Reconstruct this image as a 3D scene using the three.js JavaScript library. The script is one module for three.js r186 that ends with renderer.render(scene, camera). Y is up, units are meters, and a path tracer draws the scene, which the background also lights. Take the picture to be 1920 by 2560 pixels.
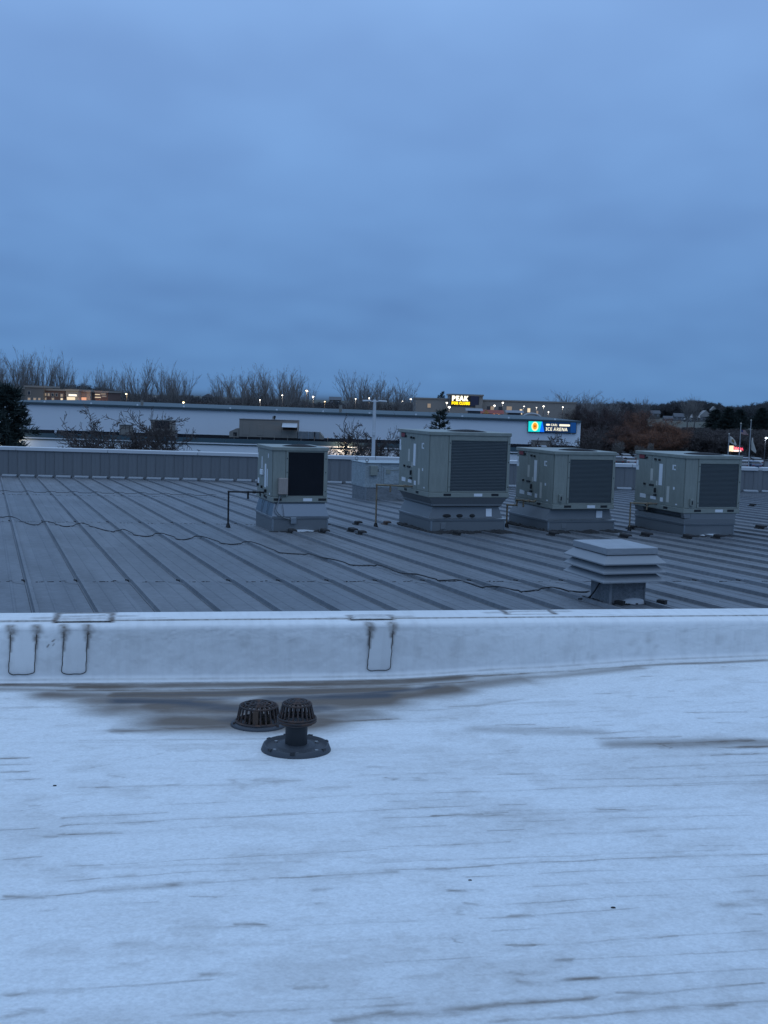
import * as THREE from 'three';
import { mergeGeometries } from 'three/addons/utils/BufferGeometryUtils.js';
import { RoundedBoxGeometry } from 'three/addons/geometries/RoundedBoxGeometry.js';
import { RectAreaLightUniformsLib } from 'three/addons/lights/RectAreaLightUniformsLib.js';

// ------------------------------------------------------------------ camera
const V3 = (x, y, z) => new THREE.Vector3(x, y, z);
const FPX = 2900, CAMY = 10;
const scene = new THREE.Scene();
const camera = new THREE.PerspectiveCamera(2 * Math.atan(1280 / FPX) * 180 / Math.PI, 0.75, 0.1, 6000);
camera.rotation.order = 'YXZ';
camera.position.set(0, CAMY, 0);
camera.rotation.set(-Math.atan(280 / FPX), 0, 0.03);
scene.add(camera);
const renderer = new THREE.WebGLRenderer({ antialias: true });
renderer.toneMapping = THREE.LinearToneMapping;
renderer.toneMappingExposure = 1;
renderer.shadowMap.enabled = true;
RectAreaLightUniformsLib.init();

// ------------------------------------------------------------------ noise
function rngOf(seed) { let s = seed >>> 0; return () => { s = (s + 0x6D2B79F5) >>> 0; let t = s; t = Math.imul(t ^ (t >>> 15), t | 1); t ^= t + Math.imul(t ^ (t >>> 7), t | 61); return ((t ^ (t >>> 14)) >>> 0) / 4294967296; }; }
const LAT = new Float32Array(65536); { const r = rngOf(7); for (let i = 0; i < 65536; i++) LAT[i] = r(); }
function vn(x, y) {
  const xi = Math.floor(x), yi = Math.floor(y); let fx = x - xi, fy = y - yi;
  fx = fx * fx * (3 - 2 * fx); fy = fy * fy * (3 - 2 * fy);
  const a = (yi & 255) << 8, b = ((yi + 1) & 255) << 8, c = xi & 255, d = (xi + 1) & 255;
  const p = LAT[a + c], q = LAT[a + d], r = LAT[b + c], s = LAT[b + d];
  return (p + (q - p) * fx) * (1 - fy) + (r + (s - r) * fx) * fy;
}
function fbm(x, y, o = 4) { let s = 0, a = 0.5, n = 0; for (let i = 0; i < o; i++) { s += a * vn(x + i * 17.3, y + i * 9.1); n += a; a *= 0.5; x *= 2.03; y *= 2.03; } return s / n; }
const clamp = (x, a = 0, b = 1) => x < a ? a : x > b ? b : x;
const sst = (a, b, x) => { const t = clamp((x - a) / (b - a)); return t * t * (3 - 2 * t); };
const lerp = (a, b, t) => a + (b - a) * t;

// ------------------------------------------------------------------ sky: even overcast dusk, brighter towards the zenith
{
  const W = 1024, H = 512, d = new Float32Array(W * H * 4);
  const hz = [0.110, 0.246, 0.495], zn = [0.65, 0.945, 1.40];
  for (let j = 0; j < H; j++) {
    const el = ((j + 0.5) / H - 0.5) * Math.PI;
    for (let i = 0; i < W; i++) {
      const az = (i / W) * Math.PI * 2, se = Math.max(0, Math.sin(el));
      const w = [Math.pow(se, 1.3), Math.pow(se, 1.24), Math.pow(se, 1.04)];
      // soft, flat cloud layers on a horizontal sheet
      const k = 1 / (se + 0.10), cx = Math.cos(az) * Math.cos(el) * k, cz = Math.sin(az) * Math.cos(el) * k;
      const n = fbm(cx * 1.1 + 20, cz * 1.1 + 40, 4) - 0.5, n2 = fbm(cx * 3.1 + 60, cz * 2.3 + 10, 4) - 0.5;
      const m = 1 + 0.24 * n + 0.22 * n2;
      const o = (j * W + i) * 4;
      for (let c = 0; c < 3; c++) d[o + c] = el < 0 ? [0.03, 0.045, 0.07][c] : (hz[c] + (zn[c] - hz[c]) * w[c]) * (c === 2 ? 1 + (m - 1) * 0.8 : m);
      d[o + 3] = 1;
    }
  }
  const t = new THREE.DataTexture(d, W, H, THREE.RGBAFormat, THREE.FloatType);
  t.mapping = THREE.EquirectangularReflectionMapping; t.magFilter = THREE.LinearFilter; t.minFilter = THREE.LinearFilter;
  t.wrapS = THREE.RepeatWrapping; t.needsUpdate = true;
  scene.background = t; scene.environment = t;
}
// weak last daylight through the cloud, very soft
const sun = new THREE.DirectionalLight(new THREE.Color(1, 0.93, 0.88), 0.06);
sun.position.set(25, 60, 40); sun.target.position.set(0, 8, -15); sun.castShadow = true; sun.shadow.radius = 60;
Object.assign(sun.shadow.camera, { left: -60, right: 60, top: 60, bottom: -60, near: 1, far: 250 });
scene.add(sun, sun.target);

// ------------------------------------------------------------------ from a pixel of the photograph to a point on a surface
const ray = (u, v) => V3((u - 960) / FPX, -(v - 1280) / FPX, -1).applyEuler(camera.rotation);
const at = (u, v, depth) => { const d = ray(u, v); return V3(0, CAMY, 0).addScaledVector(d, depth / -d.z); };
const onY = (u, v, y) => { const d = ray(u, v); return V3(0, CAMY, 0).addScaledVector(d, (y - CAMY) / d.y); };
const onPlane = (u, v, p, n) => { const d = ray(u, v), o = V3(0, CAMY, 0); return o.clone().addScaledVector(d, p.clone().sub(o).dot(n) / d.dot(n)); };
const horizonY = u => 971.2 + 0.03 * u;
// metal roof plane: seams run 19 degrees left of the view and fall gently away
const TH = 19 * Math.PI / 180, ST = Math.sin(TH), CT = Math.cos(TH);
const DIR = V3(-ST, 0, -CT), ACR = V3(CT, 0, -ST), RA = 1.896, RB = 0.0275;
const roofY = s => CAMY - RA - RB * s;
const roofPt = (u, v) => { const d = ray(u, v); return V3(0, CAMY, 0).addScaledVector(d, -RA / (d.y + RB * d.dot(DIR))); };
const ps = (p, s, h = 0) => V3(p * CT - s * ST, roofY(s) + h, -(p * ST + s * CT));

// ------------------------------------------------------------------ building blocks
const used = {};
function numbered(n) { if (!(n in used)) { used[n] = 0; return n; } used[n]++; return n + '_' + String(used[n]).padStart(3, '0'); }
function prep(o) { o.traverse(m => { if (m.isMesh) { m.castShadow = true; m.receiveShadow = true; } }); return o; }
function tag(o, label, category, group, kind) { o.userData.label = label; if (category) o.userData.category = category; if (group) o.userData.group = group; if (kind) o.userData.kind = kind; return o; }
function thing(name, pos, turn, label, category, group) {
  const g = new THREE.Group(); g.name = numbered(name); g.position.copy(pos); g.rotation.y = turn || 0; scene.add(g);
  return tag(g, label, category, group);
}
function copyOf(o, pos, turn, scale, label) {
  const c = o.clone(); c.name = numbered(o.name.replace(/_\d{3}$/, '')); c.userData = { ...o.userData }; if (label) c.userData.label = label;
  c.position.copy(pos); c.rotation.y = turn || 0; if (scale) c.scale.copy(scale); scene.add(c); return c;
}
const _m = new THREE.Matrix4(), _q = new THREE.Quaternion(), _e = new THREE.Euler();
function clean(g) { const r = g.index ? g.toNonIndexed() : g; for (const k of Object.keys(r.attributes)) if (!['position', 'normal', 'uv'].includes(k)) r.deleteAttribute(k); if (!r.attributes.uv) r.setAttribute('uv', new THREE.BufferAttribute(new Float32Array(r.attributes.position.count * 2), 2)); return r; }
class Bag {
  constructor() { this.g = []; }
  geo(g, x = 0, y = 0, z = 0, rx = 0, ry = 0, rz = 0) { g = clean(g); _m.compose(V3(x, y, z), _q.setFromEuler(_e.set(rx, ry, rz)), V3(1, 1, 1)); g.applyMatrix4(_m); this.g.push(g); return this; }
  box(x0, x1, y0, y1, z0, z1, r = 0) {
    const w = Math.abs(x1 - x0), h = Math.abs(y1 - y0), d = Math.abs(z1 - z0);
    const g = r ? new RoundedBoxGeometry(w, h, d, 1, Math.min(r, w / 2.1, h / 2.1, d / 2.1)) : new THREE.BoxGeometry(w, h, d);
    return this.geo(g, (x0 + x1) / 2, (y0 + y1) / 2, (z0 + z1) / 2);
  }
  cyl(x, y0, z, r0, r1, h, n = 16, open = false) { return this.geo(new THREE.CylinderGeometry(r1, r0, h, n, 1, open), x, y0 + h / 2, z); }
  lathe(pts, n = 32, x = 0, y = 0, z = 0) { return this.geo(new THREE.LatheGeometry(pts.map(p => new THREE.Vector2(p[0], p[1])), n), x, y, z); }
  bar(a, b, r, n = 8) { const d = b.clone().sub(a), L = d.length(); const g = clean(new THREE.CylinderGeometry(r, r, L, n)); _q.setFromUnitVectors(V3(0, 1, 0), d.normalize()); _m.compose(a.clone().add(b).multiplyScalar(0.5), _q, V3(1, 1, 1)); g.applyMatrix4(_m); this.g.push(g); return this; }
  tube(pts, r, seg, n = 6, curve = true) { const c = new THREE.CatmullRomCurve3(pts, false, 'centripetal'); return this.geo(new THREE.TubeGeometry(c, seg, r, n)); }
  // rectangular sections stacked upwards: [x0,x1,z0,z1,y]
  loft(secs, caps = true) {
    const p = [], q = (a, b, c, d) => p.push(...a, ...b, ...c, ...a, ...c, ...d);
    const cs = secs.map(([x0, x1, z0, z1, y]) => [[x0, y, z1], [x1, y, z1], [x1, y, z0], [x0, y, z0]]);
    for (let i = 0; i < cs.length - 1; i++) for (let k = 0; k < 4; k++) { const l = (k + 1) % 4; q(cs[i][k], cs[i][l], cs[i + 1][l], cs[i + 1][k]); }
    if (caps) { const t = cs[cs.length - 1], b = cs[0]; q(t[0], t[1], t[2], t[3]); q(b[3], b[2], b[1], b[0]); }
    const g = new THREE.BufferGeometry(); g.setAttribute('position', new THREE.Float32BufferAttribute(p, 3)); g.computeVertexNormals();
    return this.geo(g);
  }
  tris(p) { const g = new THREE.BufferGeometry(); g.setAttribute('position', new THREE.Float32BufferAttribute(p, 3)); g.computeVertexNormals(); this.g.push(clean(g)); return this; }
  build(name, mat, parent, label) {
    const g = this.g.length > 1 ? mergeGeometries(this.g) : this.g[0];
    const m = new THREE.Mesh(g, mat); m.name = name; m.castShadow = m.receiveShadow = true;
    if (label) m.userData.label = label;
    if (parent) parent.add(m); else { m.name = numbered(name); scene.add(m); }
    return m;
  }
}
const B = () => new Bag();
const rgb = (r, g, b) => new THREE.Color().setRGB(r, g, b);
function tex8(W, H, fn, srgb = false) {
  const d = new Uint8Array(W * H * 4);
  for (let j = 0; j < H; j++) for (let i = 0; i < W; i++) { const c = fn(i, j), o = (j * W + i) * 4; for (let k = 0; k < 3; k++) { let x = clamp(c[k]); if (srgb) x = x <= 0.0031308 ? 12.92 * x : 1.055 * Math.pow(x, 1 / 2.4) - 0.055; d[o + k] = x * 255; } d[o + 3] = 255; }
  const t = new THREE.DataTexture(d, W, H); t.magFilter = THREE.LinearFilter; t.minFilter = THREE.LinearMipmapLinearFilter; t.generateMipmaps = true;
  t.wrapS = t.wrapT = THREE.RepeatWrapping; if (srgb) t.colorSpace = THREE.SRGBColorSpace; t.needsUpdate = true; return t;
}
const std = (c, rough = 0.8, o = {}) => new THREE.MeshStandardMaterial({ color: c, roughness: rough, metalness: 0, side: THREE.DoubleSide, ...o });
const glow = (c, k) => new THREE.MeshStandardMaterial({ color: rgb(0.1, 0.1, 0.1), emissive: c, emissiveIntensity: k, roughness: 0.6 });

// ================================================================== ROOF WE LOOK ACROSS: white membrane with low parapet
const TOPY = CAMY - 1.385;
const PA = onY(0, 1565, TOPY), PB = onY(1920, 1549, TOPY);
const PE = PB.clone().sub(PA).setY(0).normalize(), PN = V3(-PE.z, 0, PE.x).multiplyScalar(-1);   // along, and towards the viewer
if (PN.z < 0) PN.negate();
const baseH = [[-3, 1.70], [-1, 1.712], [0, 1.717], [1.6, 1.731], [2.35, 1.73], [3.25, 1.694], [4.15, 1.65], [5.05, 1.632], [6.2, 1.615], [9, 1.59]];
function hBase(a) { if (a <= baseH[0][0]) return baseH[0][1]; for (let i = 0; i < baseH.length - 1; i++) { const [x0, y0] = baseH[i], [x1, y1] = baseH[i + 1]; if (a < x1) return lerp(y0, y1, sst(x0, x1, a) * 0.5 + 0.5 * (a - x0) / (x1 - x0)); } return baseH[baseH.length - 1][1]; }
const memY = (a, c) => CAMY - lerp(hBase(a), 1.66, sst(0.3, 3.6, c)) + 0.004 * (fbm(a * 1.3 + 5, c * 2.6, 3) - 0.5);
function memPt(u, v) { let y = CAMY - 1.7, p; for (let k = 0; k < 6; k++) { p = onY(u, v, y); const [a, c] = toAC(p); y = memY(a, c); } return p; }
function toAC(p) { const d = p.clone().sub(PA); return [d.dot(PE), d.dot(PN)]; }
const fromAC = (a, c, y) => PA.clone().addScaledVector(PE, a).addScaledVector(PN, c).setY(y);
// dirt drawn where the photograph shows it
const TA0 = -1.5, TA1 = 6.5, TC0 = -0.4, TC1 = 5.6, TW = 2048, THh = 1536;
const dirt = new Float32Array(TW * THh), wet = new Float32Array(TW * THh), stain = new Float32Array(TW * THh);
const acPix = (a, c) => [(a - TA0) / (TA1 - TA0) * TW, (c - TC0) / (TC1 - TC0) * THh];
function stroke(buf, W, H, x0, y0, x1, y1, r, amt, sq = 1) {
  const xa = Math.max(0, Math.floor(Math.min(x0, x1) - r)), xb = Math.min(W - 1, Math.ceil(Math.max(x0, x1) + r));
  const ya = Math.max(0, Math.floor(Math.min(y0, y1) - r * sq)), yb = Math.min(H - 1, Math.ceil(Math.max(y0, y1) + r * sq));
  const dx = x1 - x0, dy = y1 - y0, L2 = dx * dx + dy * dy || 1e-6;
  for (let y = ya; y <= yb; y++) for (let x = xa; x <= xb; x++) {
    const t = clamp(((x - x0) * dx + (y - y0) * dy) / L2), ex = x - x0 - t * dx, ey = (y - y0 - t * dy) / sq;
    const d = Math.sqrt(ex * ex + ey * ey) / r; if (d < 1) { const v = amt * (1 - d * d * (3 - 2 * d)); if (v > buf[y * W + x]) buf[y * W + x] = v; }
  }
}
function pxLine(u0, v0, u1, v1, width, amt, buf = dirt) {
  const [a0, c0] = toAC(memPt(u0, v0)), [a1, c1] = toAC(memPt(u1, v1)), p = acPix(a0, c0), q = acPix(a1, c1);
  stroke(buf, TW, THh, p[0], p[1], q[0], q[1], width / (TA1 - TA0) * TW, amt);
}
{
  // valley stain round the drains
  for (const [a, b, c, d, w, m] of [[-100, 1722, 300, 1726, 0.10, 0.7], [140, 1736, 480, 1746, 0.20, 0.9], [260, 1750, 560, 1760, 0.30, 1.0], [420, 1770, 720, 1772, 0.42, 1.15], [430, 1800, 760, 1806, 0.40, 1.1], [300, 1770, 620, 1780, 0.34, 0.9], [680, 1765, 950, 1748, 0.40, 1.15], [760, 1795, 900, 1782, 0.30, 0.9], [900, 1748, 1120, 1722, 0.28, 1.0], [1080, 1724, 1300, 1698, 0.18, 0.75], [1280, 1698, 1600, 1668, 0.10, 0.6], [1560, 1668, 1920, 1650, 0.06, 0.5], [300, 1738, 1000, 1722, 0.20, 1.1], [200, 1716, 1150, 1696, 0.14, 1.0], [-100, 1712, 220, 1714, 0.08, 0.8], [1540, 1860, 1900, 1856, 0.14, 0.65], [1200, 1822, 1500, 1830, 0.12, 0.4], [300, 1828, 560, 1822, 0.09, 0.75]]) pxLine(a, b, c, d, w, m, stain);
  pxLine(300, 1752, 470, 1756, 0.10, 1, wet); pxLine(470, 1760, 640, 1775, 0.12, 0.75, wet); pxLine(700, 1776, 800, 1770, 0.12, 0.65, wet); pxLine(430, 1752, 600, 1745, 0.06, 0.55, wet); pxLine(690, 1746, 960, 1738, 0.10, 1, wet); pxLine(900, 1738, 1080, 1716, 0.06, 0.8, wet);
  pxLine(560, 1800, 660, 1795, 0.10, 0.5, wet); pxLine(300, 1738, 900, 1722, 0.03, 0.4, wet);
  pxLine(140, 1727, 640, 1722, 0.022, 0.75); pxLine(640, 1722, 1200, 1702, 0.018, 0.7);
  pxLine(270, 1830, 420, 1822, 0.022, 0.8); pxLine(400, 1822, 560, 1818, 0.05, 0.75); pxLine(0, 1712, 700, 1708, 0.05, 0.5); pxLine(700, 1706, 1300, 1684, 0.045, 0.55); pxLine(1300, 1684, 1920, 1650, 0.04, 0.45); pxLine(800, 1806, 990, 1797, 0.02, 0.7);
  // streaks copied from enlarged views: [offset x, offset y, scale, list]
  const Z = (ox, oy, sc, list) => list.forEach(([a, b, c, d, w, m]) => pxLine(ox + a / sc, oy + b / sc, ox + c / sc, oy + d / sc, w, m));
  Z(0, 1860, 1.728, [[0, 63, 148, 60, 0.012, 0.85], [0, 90, 148, 86, 0.012, 0.7], [0, 121, 142, 118, 0.012, 0.8], [0, 155, 158, 149, 0.008, 0.6], [110, 266, 170, 264, 0.014, 0.5], [0, 298, 380, 240, 0.006, 0.35],
    [250, 320, 700, 296, 0.008, 0.6], [700, 262, 1659, 216, 0.006, 0.55], [245, 354, 700, 332, 0.009, 0.65], [700, 330, 1300, 296, 0.007, 0.45], [1000, 316, 1659, 284, 0.007, 0.5], [255, 394, 550, 383, 0.009, 0.6], [400, 387, 470, 384, 0.02, 0.45], [600, 380, 1000, 350, 0.006, 0.4],
    [0, 372, 160, 362, 0.008, 0.6], [0, 500, 180, 485, 0.008, 0.55], [290, 526, 430, 522, 0.010, 0.6], [480, 520, 1659, 452, 0.006, 0.5], [280, 592, 440, 578, 0.009, 0.55], [440, 578, 1040, 540, 0.007, 0.42], [500, 572, 580, 566, 0.016, 0.4],
    [0, 672, 420, 634, 0.008, 0.6], [40, 658, 180, 657, 0.022, 0.7], [400, 633, 850, 602, 0.012, 0.65], [720, 606, 850, 600, 0.018, 0.75], [850, 602, 1130, 582, 0.010, 0.55], [1130, 580, 1659, 552, 0.010, 0.6], [860, 658, 930, 660, 0.011, 0.6], [930, 660, 1060, 655, 0.006, 0.4],
    [190, 718, 250, 715, 0.012, 0.45], [440, 695, 700, 682, 0.008, 0.35], [1030, 778, 1120, 776, 0.020, 0.6], [920, 790, 1030, 786, 0.008, 0.5], [1260, 760, 1340, 752, 0.014, 0.4], [1330, 632, 1390, 630, 0.02, 0.4], [0, 1085, 200, 1070, 0.018, 0.5], [200, 1066, 900, 1020, 0.008, 0.45], [850, 1000, 1000, 994, 0.02, 0.38],
    [0, 1180, 40, 1170, 0.03, 0.45], [100, 1150, 180, 1152, 0.026, 0.4], [1260, 1056, 1400, 1052, 0.016, 0.4], [440, 186, 490, 184, 0.02, 0.5], [720, 178, 765, 176, 0.016, 0.5], [1110, 152, 1180, 165, 0.03, 0.42], [1180, 160, 1300, 155, 0.022, 0.35], [1000, 155, 1050, 190, 0.03, 0.25], [180, 400, 215, 402, 0.02, 0.5], [250, 322, 262, 320, 0.016, 0.7], [250, 356, 264, 354, 0.016, 0.7], [250, 392, 264, 390, 0.016, 0.7], [350, 112, 430, 98, 0.008, 0.4], [430, 98, 800, 10, 0.006, 0.3], [480, 125, 525, 145, 0.012, 0.4], [590, 180, 640, 185, 0.03, 0.2], [800, 730, 870, 733, 0.012, 0.3], [1400, 685, 1450, 682, 0.012, 0.35], [1200, 1110, 1659, 1095, 0.006, 0.3], [1400, 1195, 1659, 1160, 0.022, 0.5]]);
  Z(960, 1860, 1.728, [[0, 145, 60, 155, 0.018, 0.55], [130, 145, 180, 158, 0.024, 0.35], [490, 130, 680, 128, 0.008, 0.5], [570, 129, 640, 128, 0.012, 0.6], [620, 157, 1100, 145, 0.006, 0.5], [0, 216, 700, 194, 0.006, 0.5], [700, 192, 1659, 168, 0.006, 0.5], [1100, 152, 1659, 132, 0.007, 0.5], [0, 248, 270, 238, 0.007, 0.4], [0, 282, 400, 266, 0.008, 0.5], [480, 262, 620, 258, 0.009, 0.5], [0, 320, 240, 312, 0.008, 0.5], [215, 310, 390, 304, 0.016, 0.75], [390, 303, 520, 296, 0.007, 0.5], [890, 282, 1040, 282, 0.012, 0.6],
    [960, 322, 1659, 303, 0.006, 0.45], [500, 334, 780, 328, 0.007, 0.35], [0, 362, 260, 354, 0.007, 0.4], [420, 376, 630, 367, 0.008, 0.5], [1100, 400, 1190, 400, 0.012, 0.4], [1330, 440, 1659, 430, 0.006, 0.35], [0, 445, 520, 422, 0.007, 0.45], [290, 433, 360, 431, 0.014, 0.5], [0, 498, 130, 490, 0.010, 0.45], [0, 544, 190, 540, 0.008, 0.5], [190, 540, 290, 536, 0.016, 0.85], [290, 534, 700, 508, 0.011, 0.75], [700, 508, 1100, 494, 0.009, 0.65], [1100, 494, 1659, 474, 0.012, 0.6], [0, 552, 50, 552, 0.02, 0.45],
    [370, 573, 560, 565, 0.007, 0.5], [670, 556, 930, 546, 0.008, 0.5], [930, 546, 1659, 520, 0.005, 0.35], [285, 632, 345, 632, 0.016, 0.7], [345, 630, 420, 628, 0.006, 0.4], [600, 617, 860, 605, 0.008, 0.45], [940, 600, 1659, 570, 0.006, 0.4], [330, 685, 380, 692, 0.018, 0.5], [310, 705, 335, 730, 0.018, 0.45], [500, 690, 950, 663, 0.007, 0.45], [950, 663, 1250, 648, 0.008, 0.4], [400, 750, 560, 745, 0.008, 0.55], [560, 742, 650, 738, 0.018, 0.65], [650, 738, 1090, 708, 0.008, 0.42], [1440, 692, 1600, 688, 0.020, 0.75], [1500, 635, 1600, 636, 0.012, 0.45], [1560, 735, 1610, 736, 0.012, 0.45],
    [450, 808, 680, 796, 0.006, 0.4], [530, 874, 620, 872, 0.014, 0.7], [620, 872, 920, 848, 0.008, 0.5], [920, 848, 1240, 830, 0.008, 0.5], [1200, 832, 1235, 830, 0.012, 0.5], [1240, 828, 1659, 806, 0.006, 0.4], [320, 820, 350, 852, 0.008, 0.5], [0, 945, 450, 912, 0.006, 0.4], [730, 935, 820, 933, 0.018, 0.6], [820, 932, 1659, 885, 0.006, 0.35], [790, 1016, 900, 1010, 0.020, 0.7], [900, 1010, 1350, 980, 0.008, 0.42], [1350, 978, 1659, 965, 0.008, 0.4], [570, 1030, 620, 1036, 0.02, 0.55], [620, 1034, 790, 1022, 0.008, 0.4], [550, 985, 600, 995, 0.02, 0.3],
    [0, 1170, 250, 1155, 0.022, 0.55], [250, 1155, 500, 1125, 0.022, 0.7], [500, 1122, 900, 1096, 0.018, 0.6], [950, 1078, 1200, 1076, 0.012, 0.75], [1200, 1076, 1659, 1035, 0.008, 0.5], [440, 1205, 850, 1172, 0.010, 0.5], [850, 1172, 1240, 1142, 0.010, 0.5], [1200, 1140, 1260, 1134, 0.018, 0.45], [1370, 1132, 1500, 1122, 0.016, 0.55], [1300, 1126, 1659, 1108, 0.008, 0.4], [550, 28, 580, 26, 0.012, 0.4]]);
  Z(1280, 1480, 2.592, [[530, 948, 900, 940, 0.014, 0.6], [890, 944, 1100, 936, 0.012, 0.75], [860, 985, 1400, 965, 0.012, 0.6], [1350, 970, 1530, 962, 0.028, 0.7], [1380, 1012, 1659, 1000, 0.028, 0.75], [1300, 1058, 1659, 1045, 0.010, 0.85], [570, 912, 830, 900, 0.010, 0.55], [1090, 782, 1520, 776, 0.010, 0.6], [400, 905, 570, 915, 0.006, 0.4], [0, 862, 65, 860, 0.014, 0.8], [0, 882, 60, 880, 0.010, 0.6], [130, 882, 370, 878, 0.012, 0.5], [550, 862, 640, 866, 0.014, 0.5], [520, 660, 620, 660, 0.012, 0.45], [880, 682, 1060, 678, 0.008, 0.45], [1060, 712, 1150, 708, 0.010, 0.5], [1230, 815, 1310, 815, 0.010, 0.5], [1340, 845, 1470, 848, 0.014, 0.4], [850, 545, 920, 545, 0.014, 0.5], [1370, 483, 1400, 482, 0.012, 0.7], [1000, 640, 1050, 642, 0.010, 0.45], [960, 985, 1010, 1010, 0.014, 0.5]]);
  pxLine(1180, 1766, 1300, 1748, 0.03, 0.25); pxLine(1240, 1812, 1330, 1812, 0.016, 0.6); pxLine(0, 1770, 300, 1765, 0.03, 0.22); pxLine(300, 1829, 430, 1826, 0.02, 0.3);
  // faint streaks along the membrane and scattered specks
  const r = rngOf(31);
  for (let k = 0; k < 100; k++) { const a = TA0 + r() * 8, c = 0.35 + Math.pow(r(), 1.25) * 5, L = 0.15 + r() * 1.3, p = acPix(a, c), q = acPix(a + L, c + L * (0.03 + 0.03 * r())); stroke(dirt, TW, THh, p[0], p[1], q[0], q[1], 1.4 + r() * 3, 0.12 + r() * 0.22); }
  for (let k = 0; k < 160; k++) { const p = acPix(TA0 + r() * 8, 0.1 + r() * 5.2); stroke(dirt, TW, THh, p[0], p[1], p[0] + 3 + r() * 26, p[1] + r() * 3, 1.5 + r() * 5, 0.08 + r() * 0.3); }
}
const bumpH = new Float32Array(TW * THh);
const halo = (() => {            // dust settled round each streak
  const t = new Float32Array(TW * THh), o = new Float32Array(TW * THh), rx = 14, ry = 6;
  for (let y = 0; y < THh; y++) { let q = 0; for (let x = -rx; x < TW; x++) { if (x + rx < TW) q += dirt[y * TW + x + rx]; if (x - rx - 1 >= 0) q -= dirt[y * TW + x - rx - 1]; if (x >= 0) t[y * TW + x] = q / (2 * rx + 1); } }
  for (let x = 0; x < TW; x++) { let q = 0; for (let y = -ry; y < THh; y++) { if (y + ry < THh) q += t[(y + ry) * TW + x]; if (y - ry - 1 >= 0) q -= t[(y - ry - 1) * TW + x]; if (y >= 0) o[y * TW + x] = q / (2 * ry + 1); } }
  return o;
})();
const memMap = tex8(TW, THh, (i, j) => {
  const o = j * TW + i, a = TA0 + (i + 0.5) / TW * 8, c = TC0 + (j + 0.5) / THh * 6;
  const st = fbm(a * 2.2 + 3, c * 13, 4), f = fbm(a * 22, c * 40, 3), g = LAT[(i * 7919 + j * 104729) & 65535], cl = fbm(a * 0.9 + 30, c * 1.4 + 8, 3);
  const wx = Math.round((fbm(a * 6, c * 26, 3) - 0.5) * 26), wy = Math.round((fbm(a * 5 + 70, c * 18, 4) - 0.5) * 6);
  const q = clamp(j + wy, 0, THh - 1) * TW + clamp(i + wx, 0, TW - 1), br = fbm(a * 8 + 9, c * 22 + 2, 4);
  const sx = Math.round((fbm(a * 2.2 + 8, c * 5, 4) - 0.5) * 36), sy = Math.round((fbm(a * 2.6 + 40, c * 5, 5) - 0.5) * 18), sq = clamp(j + sy, 0, THh - 1) * TW + clamp(i + sx, 0, TW - 1);
  let d = dirt[q] * clamp(-0.30 + 1.8 * br, 0.08, 0.85) + halo[q] * 1.5 * fbm(a * 17, c * 40, 3) ;
  const sv = clamp(stain[sq] * clamp(0.70 + 0.55 * fbm(a * 3.4 + 2, c * 6, 5), 0.5, 1.1));
  const mo = fbm(a * 5 + 11, c * 7 + 3, 4); d += 0.06 * sst(0.50, 0.75, st) + 0.14 * sst(0.50, 0.78, f) + 0.13 * sst(0.48, 0.72, cl) + 0.15 * sst(0.48, 0.74, mo); d = clamp(d);
  const w = wet[sq] * (0.55 + 0.9 * fbm(a * 5 + 50, c * 22, 3));
  const e = 0.97 + 0.13 * (f - 0.5) + 0.10 * (g - 0.5) + 0.16 * (vn(i / 2.2 + 7, j / 1.8) - 0.5) + 0.02 * (st - 0.5) + 0.08 * (mo - 0.5);
  bumpH[o] = 0.5 + 0.2 * (st - 0.5) + 0.35 * (mo - 0.5) + 0.25 * (f - 0.5) - 0.35 * dirt[q];
  const W = [0.725 * e, 0.735 * e, 0.73 * e], D = [0.185, 0.152, 0.125], K = [0.055, 0.06, 0.072];
  const SD = [0.135, 0.104, 0.080];
  return [0, 1, 2].map(k => lerp(lerp(lerp(W[k], D[k], d), SD[k], sv), K[k], clamp(w)));
}, true);
const memBump = tex8(TW, THh, (i, j) => { const h = bumpH[j * TW + i]; return [h, h, h]; });
memMap.wrapS = memMap.wrapT = memBump.wrapS = memBump.wrapT = THREE.MirroredRepeatWrapping;
const memMat = new THREE.MeshStandardMaterial({ map: memMap, bumpMap: memBump, bumpScale: 0.010, roughness: 0.72, side: THREE.DoubleSide });

const membraneBuilding = thing('membrane_roofed_building', V3(0, 0, 0), 0, 'building with stained white membrane roof and a low white parapet', 'building');
{
  const p = [], uv = [], ix = [], NA = 200, NC = 110;
  const aa = i => -6 + 17 * i / NA, cc = j => -0.05 + 9.5 * Math.pow(j / NC, 1.4);
  for (let j = 0; j <= NC; j++) for (let i = 0; i <= NA; i++) { const a = aa(i), c = cc(j), P = fromAC(a, c, memY(a, c)); p.push(P.x, P.y, P.z); uv.push((a - TA0) / 8, (c - TC0) / 6); }
  for (let j = 0; j < NC; j++) for (let i = 0; i < NA; i++) { const k = j * (NA + 1) + i; ix.push(k, k + NA + 1, k + 1, k + 1, k + NA + 1, k + NA + 2); }
  const g = new THREE.BufferGeometry(); g.setAttribute('position', new THREE.Float32BufferAttribute(p, 3)); g.setAttribute('uv', new THREE.Float32BufferAttribute(uv, 2)); g.setIndex(ix); g.computeVertexNormals();
  const m = new THREE.Mesh(g, memMat); m.name = 'roof_membrane'; m.userData.label = 'dirty white roof membrane with brown streaks'; membraneBuilding.add(m); prep(m);
}
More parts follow.
